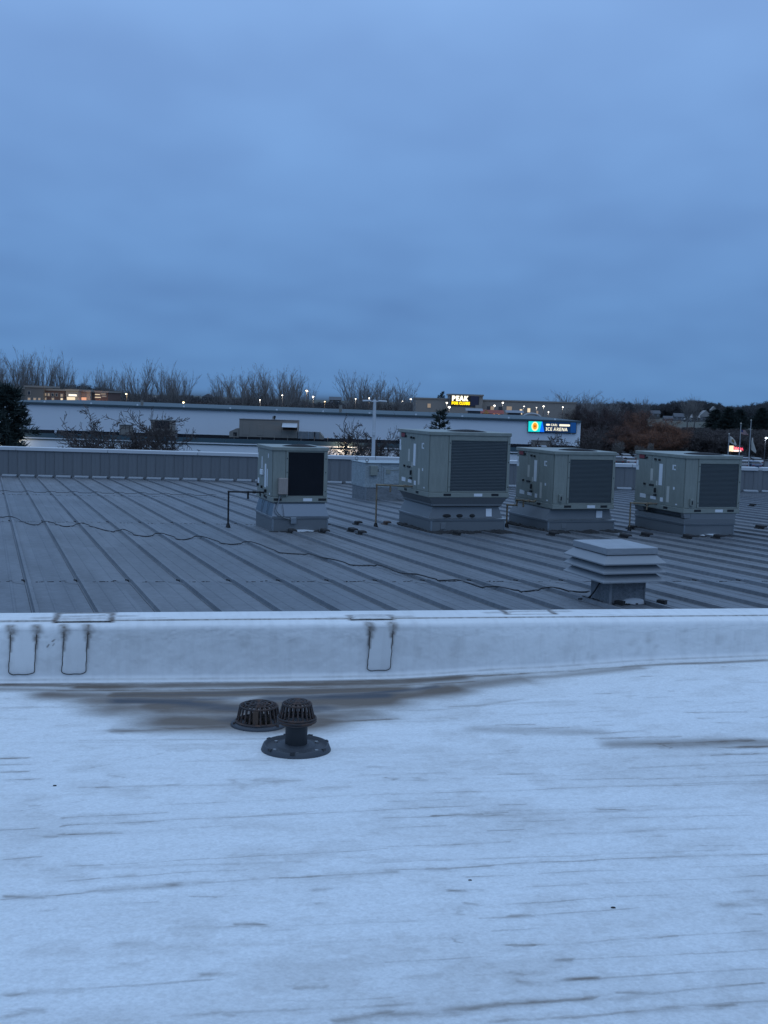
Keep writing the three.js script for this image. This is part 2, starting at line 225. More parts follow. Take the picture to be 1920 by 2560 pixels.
// parapet: one skin from the roof up, over the rounded edge and across the top
{
  const W = 2048, H = 256, A0 = -1.2, A1 = 6.8, buf = new Float32Array(W * H), gr = new Float32Array(W * H);
  const LEN = 0.75;                       // unfolded height of the map: 0 base, 0.335 inner top edge, then the top
  const X = a => (a - A0) / (A1 - A0) * W, Y = v => v / LEN * H;
  const S = (a0, v0, a1, v1, r, m, b = buf) => stroke(b, W, H, X(a0), Y(v0), X(a1), Y(v1), r / 8 * W, m);
  const aOf = (u, v) => toAC(onPlane(u, v, PA, PN))[0];
  // outlines of the strip patches: dark dirt-filled edges, brown runs from their top corners
  const strips = [[22, 86, 1705], [155, 214, 1708], [918, 975, 1695]];
  for (const [u0, u1, vb] of strips) {
    const y = v => lerp(0.33, 0.02, (v - 1565) / (vb - 1560)), a0 = aOf(u0, 1650), a1 = aOf(u1, 1650);
    for (const a of [a0, a1]) {
      S(a + 0.012, 0.335, a + 0.010, 0.26, 0.036, 0.75); S(a + 0.004, 0.34, a + 0.016, 0.305, 0.055, 0.7); S(a + 0.012, 0.27, a + 0.008, 0.19, 0.018, 0.6);
    }
  }
  // seam along the top and dirt about the cover plates
  S(-1.2, 0.43, 6.8, 0.432, 0.006, 0.7); S(-1.2, 0.425, 1.3, 0.43, 0.014, 0.3);
  for (const [u0, u1, m] of [[135, 276, 1], [883, 987, 0.75], [1288, 1409, 1]]) {
    const a0 = aOf(u0, 1560), a1 = aOf(u1, 1560), v0 = u0 > 1200 ? 0.5 : 0.40, v1 = u0 < 800 ? 0.62 : u0 > 1200 ? 0.64 : 0.50;
    S(a0, v0, a1, v0, 0.02, 0.9 * m); S(a0, v1, a1, v1, 0.05, 1.0 * m); S(a0, v0, a0, v1, 0.04, 1.0 * m); S(a1, v0, a1, v1, 0.04, 1.0 * m);
    S(a0 - 0.12, lerp(v0, v1, 0.4), a1 + 0.12, lerp(v0, v1, 0.6), 0.06, 0.45 * m); S(a0, v0 + 0.04, a1, v1 - 0.05, 0.02, 0.5 * m);
  }
  S(-1.2, 0.41, 0.5, 0.43, 0.04, 0.35); S(0.42, 0.45, 0.95, 0.47, 0.03, 0.3); S(aOf(1490, 1545), 0.52, aOf(1570, 1552), 0.45, 0.006, 0.8); S(aOf(1570, 1552), 0.45, aOf(1650, 1545), 0.49, 0.005, 0.6); S(aOf(1650, 1545), 0.49, aOf(1720, 1550), 0.46, 0.005, 0.6);
  for (const [u, v, s] of [[117, 1625, 1], [130, 1612, 1.3], [131, 1622, 0.8]]) { const a = aOf(u, v), y = 0.335 - (v - 1565) / 143 * 0.335; S(a, y, a + 0.01 * s, y + 0.012 * s, 0.008 * s, 0.8); }
  S(-1.2, 0.02, 6.8, 0.015, 0.014, 0.32, gr); 
  const r = rngOf(5); for (let k = 0; k < 40; k++) { const a = A0 + r() * 8, y = 0.03 + r() * 0.25; S(a, y, a + 0.02 * r(), y + 0.02 + r() * 0.04, 0.02 + r() * 0.06, 0.10 + 0.12 * r(), gr); }
  const map = tex8(W, H, (i, j) => {
    const o = j * W + i, a = A0 + i / W * 8, v = j / H * LEN;
    const n = fbm(a * 16, v * 30, 4), f = LAT[(i * 131 + j * 7177) & 65535], big = fbm(a * 1.6 + 7, v * 5, 3);
    const d = clamp(buf[o] * (0.5 + 1.0 * fbm(a * 50, v * 70 + 9, 3)) + gr[o] * n * 1.6 + 0.07 * sst(0.4, 0.75, fbm(a * 34, v * 5 + 3, 3)) + 0.16 * sst(0.42, 0.8, big) * n);
    const e = 0.96 + 0.06 * (n - 0.5) + 0.03 * (f - 0.5);
    const c = [0.755 * e, 0.75 * e, 0.735 * e], D = [0.16, 0.135, 0.115]; return [0, 1, 2].map(k => lerp(c[k], D[k], d));
  }, true); map.wrapS = THREE.MirroredRepeatWrapping; map.wrapT = THREE.ClampToEdgeWrapping;
  const wrinkle = tex8(1024, 128, (i, j) => { const a = A0 + i / 1024 * 8, v = j / 128 * LEN, h = 0.6 * fbm(a * 2.2 + v * 6, v * 3 - a * 1.1, 3) + 0.25 * fbm(a * 9 - v * 14, v * 8 + a * 3, 3) + 0.15 * fbm(a * 40, v * 40, 2); return [h, h, h]; }); wrinkle.wrapS = THREE.MirroredRepeatWrapping; wrinkle.wrapT = THREE.ClampToEdgeWrapping;
  const mat = new THREE.MeshStandardMaterial({ map, bumpMap: wrinkle, bumpScale: 0.02, roughness: 0.55, side: THREE.DoubleSide });
  const p = [], uv = [], ix = [], NA = 170; let NP = 0;
  for (let i = 0; i <= NA; i++) {
    const a = -6 + 17 * i / NA, b = memY(a, 0) - TOPY, w = 0.006 * (fbm(a * 1.7, 3, 3) - 0.5), w2 = 0.016 * (fbm(a * 2.3 + 40, 1, 3) - 0.5);
    const pr = [[0.046, b - 0.002, 0.0], [0.040, b + 0.004, 0.006], [0.028, b + 0.010, 0.016], [0.012, b + 0.022, 0.03], [0.004, b + 0.04, 0.046], [w2, b * 0.55, 0.15], [w2 * 1.5, b * 0.3, 0.22], [0.0 + w, -0.035, 0.31], [-0.006 + w, -0.014, 0.328], [-0.02 + w, -0.003, 0.343], [-0.045 + w, 0.002, 0.37], [-0.105, 0.004, 0.43], [-0.108, 0.013, 0.436], [-0.2, 0.016, 0.53], [-0.305, 0.02, 0.635], [-0.315, 0.012, 0.648], [-0.316, -0.10, 0.70], [-0.300, -0.101, 0.71], [-0.298, -0.9, 0.75]];
    NP = pr.length; for (const [c, y, v] of pr) { const P = fromAC(a, c, TOPY + y); p.push(P.x, P.y, P.z); uv.push((a - A0) / 8, v / LEN); }
  }
  for (let i = 0; i < NA; i++) for (let k = 0; k < NP - 1; k++) { const q = i * NP + k; ix.push(q, q + NP, q + 1, q + 1, q + NP, q + NP + 1); }
  const g = new THREE.BufferGeometry(); g.setAttribute('position', new THREE.Float32BufferAttribute(p, 3)); g.setAttribute('uv', new THREE.Float32BufferAttribute(uv, 2)); g.setIndex(ix); g.computeVertexNormals();
  const par = new THREE.Mesh(g, mat); par.name = 'parapet'; par.userData.label = 'low white parapet with rounded edge and dirt-edged patches'; membraneBuilding.add(par); prep(par);
  const bead = std(rgb(0.045, 0.04, 0.036), 0.9), patchM = new THREE.MeshStandardMaterial({ map, roughness: 0.6, side: THREE.DoubleSide });
  const rr = rngOf(9);
  for (const [u0, u1, vb] of strips) {       // membrane strips lapped over wall, standing 4 mm proud
    const a0 = aOf(u0, 1650), a1 = aOf(u1, 1650), am = (a0 + a1) / 2, yb = memY(am, 0) + 0.045, yt = TOPY - 0.03, q = [], tv = [], id = [], NX = 6, NY = 8;
    for (let j = 0; j <= NY; j++) for (let i = 0; i <= NX; i++) { const a = lerp(a0, a1, i / NX) + 0.012 * j / NY, y = lerp(yb, yt, j / NY) + (j === 0 ? 0.012 * Math.pow(Math.abs(i / NX * 2 - 1), 6) : 0), P = fromAC(a, 0.0115 + (j === 0 ? -0.004 : 0) + 0.001 * rr(), y); q.push(P.x, P.y, P.z); tv.push((a - A0) / 8, lerp(0.05, 0.315, j / NY) / LEN); }
    for (let j = 0; j < NY; j++) for (let i = 0; i < NX; i++) { const k = j * (NX + 1) + i; id.push(k, k + 1, k + NX + 1, k + 1, k + NX + 2, k + NX + 1); }
    const gg = new THREE.BufferGeometry(); gg.setAttribute('position', new THREE.Float32BufferAttribute(q, 3)); gg.setAttribute('uv', new THREE.Float32BufferAttribute(tv, 2)); gg.setIndex(id); gg.computeVertexNormals();
    const pm = new THREE.Mesh(gg, patchM); pm.name = 'strip_patch'; par.add(pm); prep(pm);
    const bd = B(), line = [];
    const add = (a, y) => line.push(fromAC(a + 0.004 * (rr() - 0.5), 0.012, y));
    for (let k = 0; k <= 9; k++) add(a0 + 0.012 * (1 - k / 9), lerp(yt - 0.02, yb + 0.012, k / 9));
    for (let k = 1; k <= 5; k++) add(lerp(a0, a1, k / 6), yb - 0.003 + 0.006 * rr());
    for (let k = 0; k <= 9; k++) add(a1 + 0.012 * (k / 9), lerp(yb + 0.012, yt - 0.02, k / 9));
    bd.tube(line, 0.0024, 80, 5).build('sealant_bead', bead, par);
  }
  for (const [u0, u1, c0, c1] of [[135, 276, -0.07, -0.28], [883, 987, -0.07, -0.165], [1288, 1409, -0.17, -0.30]]) {
    const a0 = aOf(u0, 1560), a1 = aOf(u1, 1560), q = [], tv = [], id = [], N = 8;
    for (let j = 0; j <= N; j++) for (let i = 0; i <= N; i++) { const e = i === 0 || i === N || j === 0 || j === N, a = lerp(a0, a1, i / N) + 0.006 * (rr() - 0.5), c = lerp(c0, c1, j / N) + 0.005 * (rr() - 0.5), P = fromAC(a, c, TOPY + 0.0215 + (e ? -0.012 : 0) + 0.002 * rr()); q.push(P.x, P.y, P.z); tv.push((a - A0) / 8, (0.335 - c) / LEN); }
    for (let j = 0; j < N; j++) for (let i = 0; i < N; i++) { const k = j * (N + 1) + i; id.push(k, k + 1, k + N + 1, k + 1, k + N + 2, k + N + 1); }
    const gg = new THREE.BufferGeometry(); gg.setAttribute('position', new THREE.Float32BufferAttribute(q, 3)); gg.setAttribute('uv', new THREE.Float32BufferAttribute(tv, 2)); gg.setIndex(id); gg.computeVertexNormals();
    const pm = new THREE.Mesh(gg, patchM); pm.name = 'cover_patch'; par.add(pm); prep(pm);
  }
  // body of the building under the roof
  const wl = B(), c0 = -0.29, ww = [[-6, c0], [11, c0], [11, 9.4], [-6, 9.4]].map(([a, c]) => fromAC(a, c, 0));
  const tr = []; for (let k = 0; k < 4; k++) { const a = ww[k], b = ww[(k + 1) % 4], h = 7.95; tr.push(a.x, 0, a.z, b.x, 0, b.z, b.x, h, b.z, a.x, 0, a.z, b.x, h, b.z, a.x, h, a.z); }
  wl.tris(tr).build('outer_wall', std(rgb(0.4, 0.38, 0.35), 0.9), membraneBuilding);
}

// ---- drains on the membrane roof
const iron = tex8(128, 128, (i, j) => { const n = fbm(i / 9, j / 9, 4), r = sst(0.45, 0.7, n); return [lerp(0.030, 0.105, r), lerp(0.028, 0.058, r), lerp(0.030, 0.040, r)]; }, true);
const ironM = new THREE.MeshStandardMaterial({ map: iron, roughness: 0.75, metalness: 0.2, side: THREE.DoubleSide });
const ironDark = std(rgb(0.022, 0.024, 0.028), 0.6, { metalness: 0.2 }), ironGrey = std(rgb(0.05, 0.056, 0.066), 0.6, { metalness: 0.2 });
function domeStrainer(parent, y0, rb, rt, h, ribs, rings, ribR) {
  const d = B(); d.lathe([[rb - 0.02, 0], [rb, 0], [rb, 0.012], [rb - 0.012, 0.017], [rb - 0.02, 0.014], [rb - 0.02, 0]], 36, 0, y0, 0);
  const base = d.build('strainer_base', ironM, parent);
  for (let k = 0; k < ribs; k++) {
    const a = k / ribs * Math.PI * 2, c = Math.cos(a), s = Math.sin(a), P = (r, y) => V3(c * r, y0 + y, s * r);
    B().bar(P(rb - 0.010, 0.006), P(rt + 0.002, h * 0.90), ribR, 6).bar(P(rt + 0.002, h * 0.90), P(rt - 0.016, h), ribR, 6).build('strainer_rib', ironM, parent);
  }
  for (const [r, y] of rings) B().geo(new THREE.TorusGeometry(r, ribR * 1.05, 5, 32), 0, y0 + y, 0, Math.PI / 2, 0, 0).build('strainer_ring', ironM, parent);
  const rt2 = rt - 0.012;
  for (let k = 0; k < 4; k++) { const a = k / 4 * Math.PI + 0.3; B().bar(V3(Math.cos(a) * rt2, y0 + h, Math.sin(a) * rt2), V3(-Math.cos(a) * rt2, y0 + h, -Math.sin(a) * rt2), ribR, 5).build('strainer_bar', ironM, parent); }
}
{
  const p = memPt(646, 1812), g = thing('roof_drain', p, 0.2, 'wide rusty cast iron dome strainer set in the dark valley stain', 'roof drain');
  B().lathe([[0.0, -0.02], [0.145, -0.012], [0.146, 0.008], [0.135, 0.018], [0.122, 0.02], [0.10, 0.012], [0, 0.008]], 40).build('flange', ironGrey, g);
  domeStrainer(g, 0.014, 0.124, 0.095, 0.098, 24, [[0.098, 0.089], [0.072, 0.099], [0.045, 0.100], [0.02, 0.100]], 0.0056);
  const r = rngOf(3), d = B(); for (let k = 0; k < 26; k++) { const a = r() * 6.28, q = 0.07 * Math.sqrt(r()); d.geo(new THREE.IcosahedronGeometry(0.012 + 0.012 * r(), 0), Math.cos(a) * q, 0.014 + 0.02 * r(), Math.sin(a) * q, r() * 3, r() * 3, 0); }
  d.build('leaf_litter', std(rgb(0.03, 0.022, 0.016), 1), g);
  B().box(-0.04, -0.012, 0.03, 0.10, 0.104, 0.110).build('rust_plate', std(rgb(0.075, 0.048, 0.034), 0.9), g);
  for (const [x, z] of [[-0.13, 0.03], [0.09, 0.10], [0.0, -0.132]]) B().cyl(x, 0.016, z, 0.008, 0.007, 0.01, 6).build('bolt', ironM, g);
}
{
  const p = memPt(740, 1874), g = thing('overflow_drain', p, 0, 'small dome strainer raised on a black pipe above a bolted round flange', 'roof drain');
  const fl = B().lathe([[0.0, -0.02], [0.168, -0.012], [0.170, 0.004], [0.160, 0.030], [0.150, 0.031], [0.147, 0.016], [0.12, 0.014], [0.096, 0.017], [0.094, 0.027], [0.07, 0.033], [0, 0.033]], 48).build('flange', ironGrey, g);
  for (const a of [0.5, 1.6, 2.4, 3.6, 4.3, 5.1, 5.9]) { const b = B(); b.geo(new THREE.BoxGeometry(0.012, 0.012, 0.022), Math.cos(a) * 0.157, 0.0275, Math.sin(a) * 0.161, 0, -a, 0); b.build('rim_notch', ironDark, fl); }
  for (const a of [0.55, 1.45, 2.5, 3.7, 5.6]) { const b = B(); b.cyl(Math.cos(a) * 0.122, 0.014, Math.sin(a) * 0.122, 0.010, 0.009, 0.008, 6); b.build('bolt', std(rgb(0.3, 0.3, 0.3), 0.4, { metalness: 0.6 }), g); }
  B().cyl(0, 0.03, 0, 0.054, 0.054, 0.115, 32).build('standpipe', ironDark, g);
  B().lathe([[0.05, 0.138], [0.082, 0.132], [0.084, 0.140], [0.06, 0.146]], 36).build('collar', std(rgb(0.10, 0.085, 0.085), 0.7), g);
  domeStrainer(g, 0.142, 0.097, 0.066, 0.096, 22, [[0.092, 0.020], [0.069, 0.087], [0.052, 0.097], [0.040, 0.097], [0.022, 0.097]], 0.0050);
}
// dry debris lying on the membrane
for (const [u, v, s, l] of [[137, 1965, 0.0065, 'small dark scrap on the white roof near short brown dashes'], [1175, 2201, 0.005, 'small black chip on white roof beside the long dark seam'], [1533, 2270, 0.0065, 'black crumb on white roof on a thin grey streak']]) {
  const p = memPt(u, v), b = B(); b.geo(new THREE.IcosahedronGeometry(s, 0).scale(1.5, 0.5, 0.8)); const m = b.build('debris_chip', std(rgb(0.02, 0.02, 0.02), 0.9)); m.position.copy(p).setY(p.y + s * 0.3); tag(m, l, 'debris');
}

// ================================================================== LOWER BUILDING: standing seam metal roof, rear parapet of ribbed panels
const PITCH = 0.597, P0 = 0.47, WALLZ = -40.5;
const dustMap = tex8(512, 1024, (i, j) => {
  const n = fbm(i / 30, j / 190 + 4, 4), f = fbm(i / 7, j / 7, 3), g = LAT[(i * 313 + j * 7691) & 65535];
  const e = 0.80 + 0.55 * (n - 0.5) + 0.34 * (f - 0.5) + 0.16 * (g - 0.5); return [e, e, e];
}); dustMap.repeat.set(0.22, 0.11);
const panelMats = [[0.126, 0.134, 0.146], [0.131, 0.138, 0.149], [0.120, 0.130, 0.143], [0.134, 0.139, 0.147]].map(c => new THREE.MeshStandardMaterial({ color: rgb(...c).multiplyScalar(1.12), map: dustMap, bumpMap: dustMap, bumpScale: 0.006, roughness: 0.55, metalness: 0.0, side: THREE.DoubleSide }));
const metalBuilding = thing('metal_roofed_building', V3(0, 0, 0), 0, 'lower building with grey standing seam metal roof and ribbed rear parapet', 'building');
const RIBH = 0.040, profile = [[-0.046, 0.001], [-0.034, 0.002], [-0.021, RIBH], [0.021, RIBH], [0.034, 0.002], [0.046, 0], [0.175, 0], [0.185, 0.007], [0.205, 0.007], [0.215, 0], [0.375, 0], [0.385, 0.007], [0.405, 0.007], [0.415, 0], [PITCH - 0.05, 0]];
const profH = t => { for (let i = 0; i < profile.length - 1; i++) if (t >= profile[i][0] && t <= profile[i + 1][0]) return lerp(profile[i][1], profile[i + 1][1], (t - profile[i][0]) / (profile[i + 1][0] - profile[i][0])); return 0; };
const surfH = p => { const k = Math.round((p - P0) / PITCH), t = p - P0 - k * PITCH; return t < -0.046 ? profH(t + PITCH) : profH(t); };
const toPS = P => [P.dot(ACR), P.dot(DIR)];
const lapLines = [[[0, 1459], [1850, 1458]], [[0, 1306], [505, 1312]], [[0, 1237], [541, 1245]]].map(l => l.map(([u, v]) => toPS(roofPt(u, v))));
const lapS = (l, p) => { const [[p0, s0], [p1, s1]] = l; return s0 + (s1 - s0) * (p - p0) / (p1 - p0); };
const sealM = std(rgb(0.03, 0.03, 0.032), 0.9), tabM = std(rgb(0.30, 0.32, 0.34), 0.6);
{
  const r = rngOf(77);
  for (let k = -32; k <= 52; k++) {
    const p0 = P0 + k * PITCH, pm = p0 + PITCH / 2;
    const sEnd = (-WALLZ - pm * ST) / CT + 0.12;
    const sStart = Math.max(5.5, (6.6 - pm * ST) / CT);
    const cuts = [sStart, ...lapLines.map((l, i) => (i && pm > (i === 1 ? 6.5 : 9) ? NaN : lapS(l, pm) + 0.02 * (r() - 0.5))).filter(s => s === s && s > sStart + 0.4 && s < sEnd - 0.4), sEnd];
    if (sEnd < sStart + 0.5) continue;
    for (let q = 0; q < cuts.length - 1; q++) {
      const sa = cuts[q], sb = cuts[q + 1] + (q < cuts.length - 2 ? 0.10 : 0), P = [], U = [], off = r() * 5;
      const lift0 = q ? 0.0 : 0, lift1 = q < cuts.length - 2 ? 0.007 : 0;
      for (let i = 0; i < profile.length - 1; i++) {
        const [t0, h0] = profile[i], [t1, h1] = profile[i + 1];
        const a = ps(p0 + t0, sa, h0 + lift0), b = ps(p0 + t1, sa, h1 + lift0), c = ps(p0 + t1, sb, h1 + lift1), d = ps(p0 + t0, sb, h0 + lift1);
        for (const v of [a, b, c, a, c, d]) P.push(v.x, v.y, v.z);
        U.push(t0 + off, sa, t1 + off, sa, t1 + off, sb, t0 + off, sa, t1 + off, sb, t0 + off, sb);
      }
      const g = new THREE.BufferGeometry(); g.setAttribute('position', new THREE.Float32BufferAttribute(P, 3)); g.setAttribute('uv', new THREE.Float32BufferAttribute(U, 2)); g.computeVertexNormals();
      const m = new THREE.Mesh(g, panelMats[Math.floor(r() * 4)]); m.name = 'roof_panel'; metalBuilding.add(m); prep(m);
      if (q < cuts.length - 2) {      // lap joint: dark dashes of sealant and a lifted corner
        const b = B(), s = sb;
        for (let e = 0; e < 16; e++) { if (r() < 0.4) continue; const t = 0.06 + e * 0.030 + 0.012 * r(), A = ps(p0 + t, s + 0.004, profH(t) + 0.006 + 0.004 * r()), w = 0.020 + 0.018 * r(); b.geo(new THREE.BoxGeometry(w, 0.005 + 0.006 * r(), 0.014), A.x, A.y, A.z, 0, TH, 0); }
        const c = ps(p0 + PITCH - 0.062, s - 0.02, 0.018); b.geo(new THREE.BoxGeometry(0.012, 0.03, 0.06), c.x, c.y, c.z, 0, TH + 0.5, 0);
        b.build('lap_sealant', sealM, m).userData.kind = 'stuff';
        const w = [], f = v => [v.x, v.y, v.z], A = ps(p0 + 0.40, s - 0.005, 0.012), C = ps(p0 + 0.535, s - 0.01, 0.020), D2 = ps(p0 + 0.545, s - 0.28, 0.010), E2 = ps(p0 + 0.45, s - 0.15, 0.009);
        w.push(...f(A), ...f(C), ...f(E2), ...f(C), ...f(D2), ...f(E2)); B().tris(w).build('lap_tab', panelMats[1], m);
      }
    }
    // closure at the foot of the rear wall
    const cl = ps(pm, sEnd - 0.25, 0), x = cl.x; if (Math.abs(x) < 17) { const b = B(); const c = ps(pm, sEnd - 0.17, 0.028); b.geo(new THREE.BoxGeometry(0.50, 0.07, 0.14), c.x, c.y + 0.01, c.z + 0.06, 0.35, 0, 0); b.build('closure_strip', tabM, metalBuilding); }
  }
  const ya = u => at(u, horizonY(u) + 144, -WALLZ).y;
  const top = CAMY - 0.0; void top; void ya;
  // rear parapet: backing wall, ribbed panels, white coping in lengths
  const X0 = -19, X1 = 22, TY = x => lerp(7.985, 8.045, (x + 13.4) / 26), BY = x => CAMY - RA - RB * ((x * -ST) + (-WALLZ) * CT) - 0.05;
  const wallM = [0.150, 0.160, 0.168].map(v => std(rgb(v, v * 1.04, v * 1.08), 0.6));
  const bk = B().box(X0, X1, 5.5, 7.9, WALLZ - 0.32, WALLZ - 0.03).build('rear_parapet', std(rgb(0.2, 0.21, 0.22), 0.8), metalBuilding);
  const SP = 0.322; let i = 0;
  for (let x = X0; x < X1; x += SP, i++) {
    const b = B(), y0 = BY(x) - 0.05, y1 = TY(x) - 0.10;
    b.box(x + 0.024, x + SP, y0, y1, WALLZ - 0.03, WALLZ - 0.004); b.box(x, x + 0.022, y0, y1, WALLZ - 0.03, WALLZ + 0.016); b.box(x + SP / 2 - 0.01, x + SP / 2 + 0.01, y0, y1, WALLZ - 0.005, WALLZ + 0.002);
    b.build('wall_panel', wallM[(i * 7 + (i >> 1)) % 3], bk);
  }
  const copM = std(rgb(0.52, 0.525, 0.53), 0.55);
  const cutsX = [X0, -16.2, -12.9, -9.7, -6.55, -3.4, -0.35, 2.8, 5.7, 8.62, 11.6, 13.02, 13.15, 16, 19, X1];
  for (let c = 0; c < cutsX.length - 1; c++) {
    const a = cutsX[c] + 0.006, e = cutsX[c + 1] - 0.006; if (e - a < 0.3) continue; const L = Math.hypot(e - a, TY(e) - TY(a));
    const b = B(); b.geo(new RoundedBoxGeometry(L, 0.12, 0.44, 1, 0.012), (a + e) / 2, (TY(a) + TY(e)) / 2 - 0.06, WALLZ - 0.17, 0, 0, Math.atan2(TY(e) - TY(a), e - a)); b.build('coping', copM, bk);
  }
  // body of the building
  const w = B(), qd = [[-16, -7.6], [20, -6.9], [X1, WALLZ - 0.2], [X0, WALLZ - 0.2]], tr = [];
  for (let k = 0; k < 4; k++) { const a = qd[k], c = qd[(k + 1) % 4], h = k === 0 ? 7.6 : 6.5; tr.push(a[0], 0, a[1], c[0], 0, c[1], c[0], h, c[1], a[0], 0, a[1], c[0], h, c[1], a[0], h, a[1]); }
  w.tris(tr).build('outer_wall', std(rgb(0.25, 0.26, 0.28), 0.8), metalBuilding);
}
// ---- cables lying on the metal roof
function roofCable(name, px, r, label) {
  const pts = px.map(([u, v]) => { const P = roofPt(u, v); const [p, s] = toPS(P); return ps(p, s, 0); });
  const out = []; const c = new THREE.CatmullRomCurve3(pts, false, 'centripetal');
  const N = 260; for (let i = 0; i <= N; i++) { const P = c.getPoint(i / N), [p, s] = toPS(P); let h = 0; for (let d = -6; d <= 6; d++) h = Math.max(h, surfH(p + d * 0.018) * (1 - Math.abs(d) * 0.06)); out.push(ps(p, s, h + r * 1.05)); }
  const m = B().tube(out, r, 700, 6).build(name, std(rgb(0.012, 0.013, 0.016), 0.5)); return tag(m, label, 'cable');
}
const zc = (l, ox, oy, s) => l.map(([a, b]) => [ox + a / s, oy + b / s]);
roofCable('power_cable', [...zc([[-120, 392], [0, 400], [80, 410], [150, 432], [230, 452], [300, 440], [380, 452], [430, 462], [530, 452], [600, 464], [700, 490], [760, 499], [800, 492], [880, 518], [950, 526], [1020, 516], [1100, 530], [1180, 548], [1270, 534], [1350, 550], [1430, 570], [1500, 578], [1590, 572], [1659, 582]], 0, 1140, 2.592), [700, 1384], [764, 1389], [810, 1402], [891, 1416], [926, 1416], ...zc([[130, 352], [275, 404], [380, 417], [470, 437], [540, 436], [610, 434], [680, 452], [790, 486], [850, 491], [960, 511], [1050, 505], [1120, 498], [1250, 500], [1400, 510], [1440, 506]], 900, 1280, 2.5136)], 0.009, 'long black cable snaking over the metal roof to the louvred vent');
roofCable('thin_cable', [[-40, 1229], [0, 1230], [77, 1231.5], [193, 1233], [300, 1234.5], [420, 1237], [541, 1241]], 0.006, 'thin dark cable running straight across metal roof near rear parapet');

// ================================================================== ROOFTOP UNITS
const paintTex = tex8(256, 256, (i, j) => { const e = 0.88 + 0.22 * (fbm(i / 22, j / 50, 4) - 0.5) + 0.12 * (fbm(i / 5, j / 5, 2) - 0.5); return [e, e, e]; });
const paint = c => new THREE.MeshStandardMaterial({ color: c, map: paintTex, roughness: 0.5, side: THREE.DoubleSide });
const galvTex = tex8(256, 256, (i, j) => { const e = 0.75 + 0.5 * (fbm(i / 14, j / 14, 4) - 0.5) + 0.25 * (vn(i / 5, j / 5) - 0.5); return [e, e, e]; });
const putty = paint(rgb(0.262, 0.278, 0.242)), puttyDark = putty, puttyTop = putty;   // one factory paint on every panel
const galv = new THREE.MeshStandardMaterial({ color: rgb(0.46, 0.50, 0.53), map: galvTex, roughness: 0.34, metalness: 0.85, side: THREE.DoubleSide });
const galvBlue = new THREE.MeshStandardMaterial({ color: rgb(0.30, 0.335, 0.37), map: galvTex, roughness: 0.30, metalness: 0.9, side: THREE.DoubleSide });
const galvDull = new THREE.MeshStandardMaterial({ color: rgb(0.27, 0.285, 0.295), map: galvTex, roughness: 0.55, metalness: 0.4, side: THREE.DoubleSide });
const coilM = std(rgb(0.085, 0.10, 0.105), 0.7), coilDark = std(rgb(0.012, 0.014, 0.020), 0.8), black = std(rgb(0.010, 0.010, 0.012), 0.6), sticker = std(rgb(0.72, 0.73, 0.74), 0.6), stickerY = std(rgb(0.50, 0.49, 0.44), 0.7), redM = std(rgb(0.22, 0.03, 0.035), 0.5), tar = std(rgb(0.022, 0.021, 0.021), 0.95), paleSeal = std(rgb(0.46, 0.48, 0.50), 0.8);
// dark tar smeared round the foot of a curb; pale or dark
function footSeal(parent, x0, x1, zf, len, amp, seed, mat, name, front = true, side = true) {
  const r = rngOf(seed), b = B(), blob = (x, z, w, h, d) => { const g = new THREE.IcosahedronGeometry(1, 1); const p = g.attributes.position; for (let i = 0; i < p.count; i++) { const k = 0.8 + 0.4 * vn(p.getX(i) * 3 + seed, p.getY(i) * 3 + p.getZ(i) * 5 + 9); p.setXYZ(i, p.getX(i) * w * k, p.getY(i) * h * k, p.getZ(i) * d * k); } g.computeVertexNormals(); b.geo(g, x, -0.005, z); };
  if (front) for (let x = x0; x < x1; x += 0.06) blob(x, zf + 0.03 + 0.05 * r(), 0.11 + 0.07 * r(), 0.014 + amp * 0.55 * r(), 0.07 + (0.05 + amp) * r() * 1.6);
  if (side) for (let z = zf; z > zf - len; z -= 0.07) blob(x0 - 0.01 - 0.03 * r(), z + RB, 0.05 + 0.03 * r(), 0.012 + amp * 0.45 * r(), 0.13 + 0.05 * r());
  b.build(name, mat, parent);
}
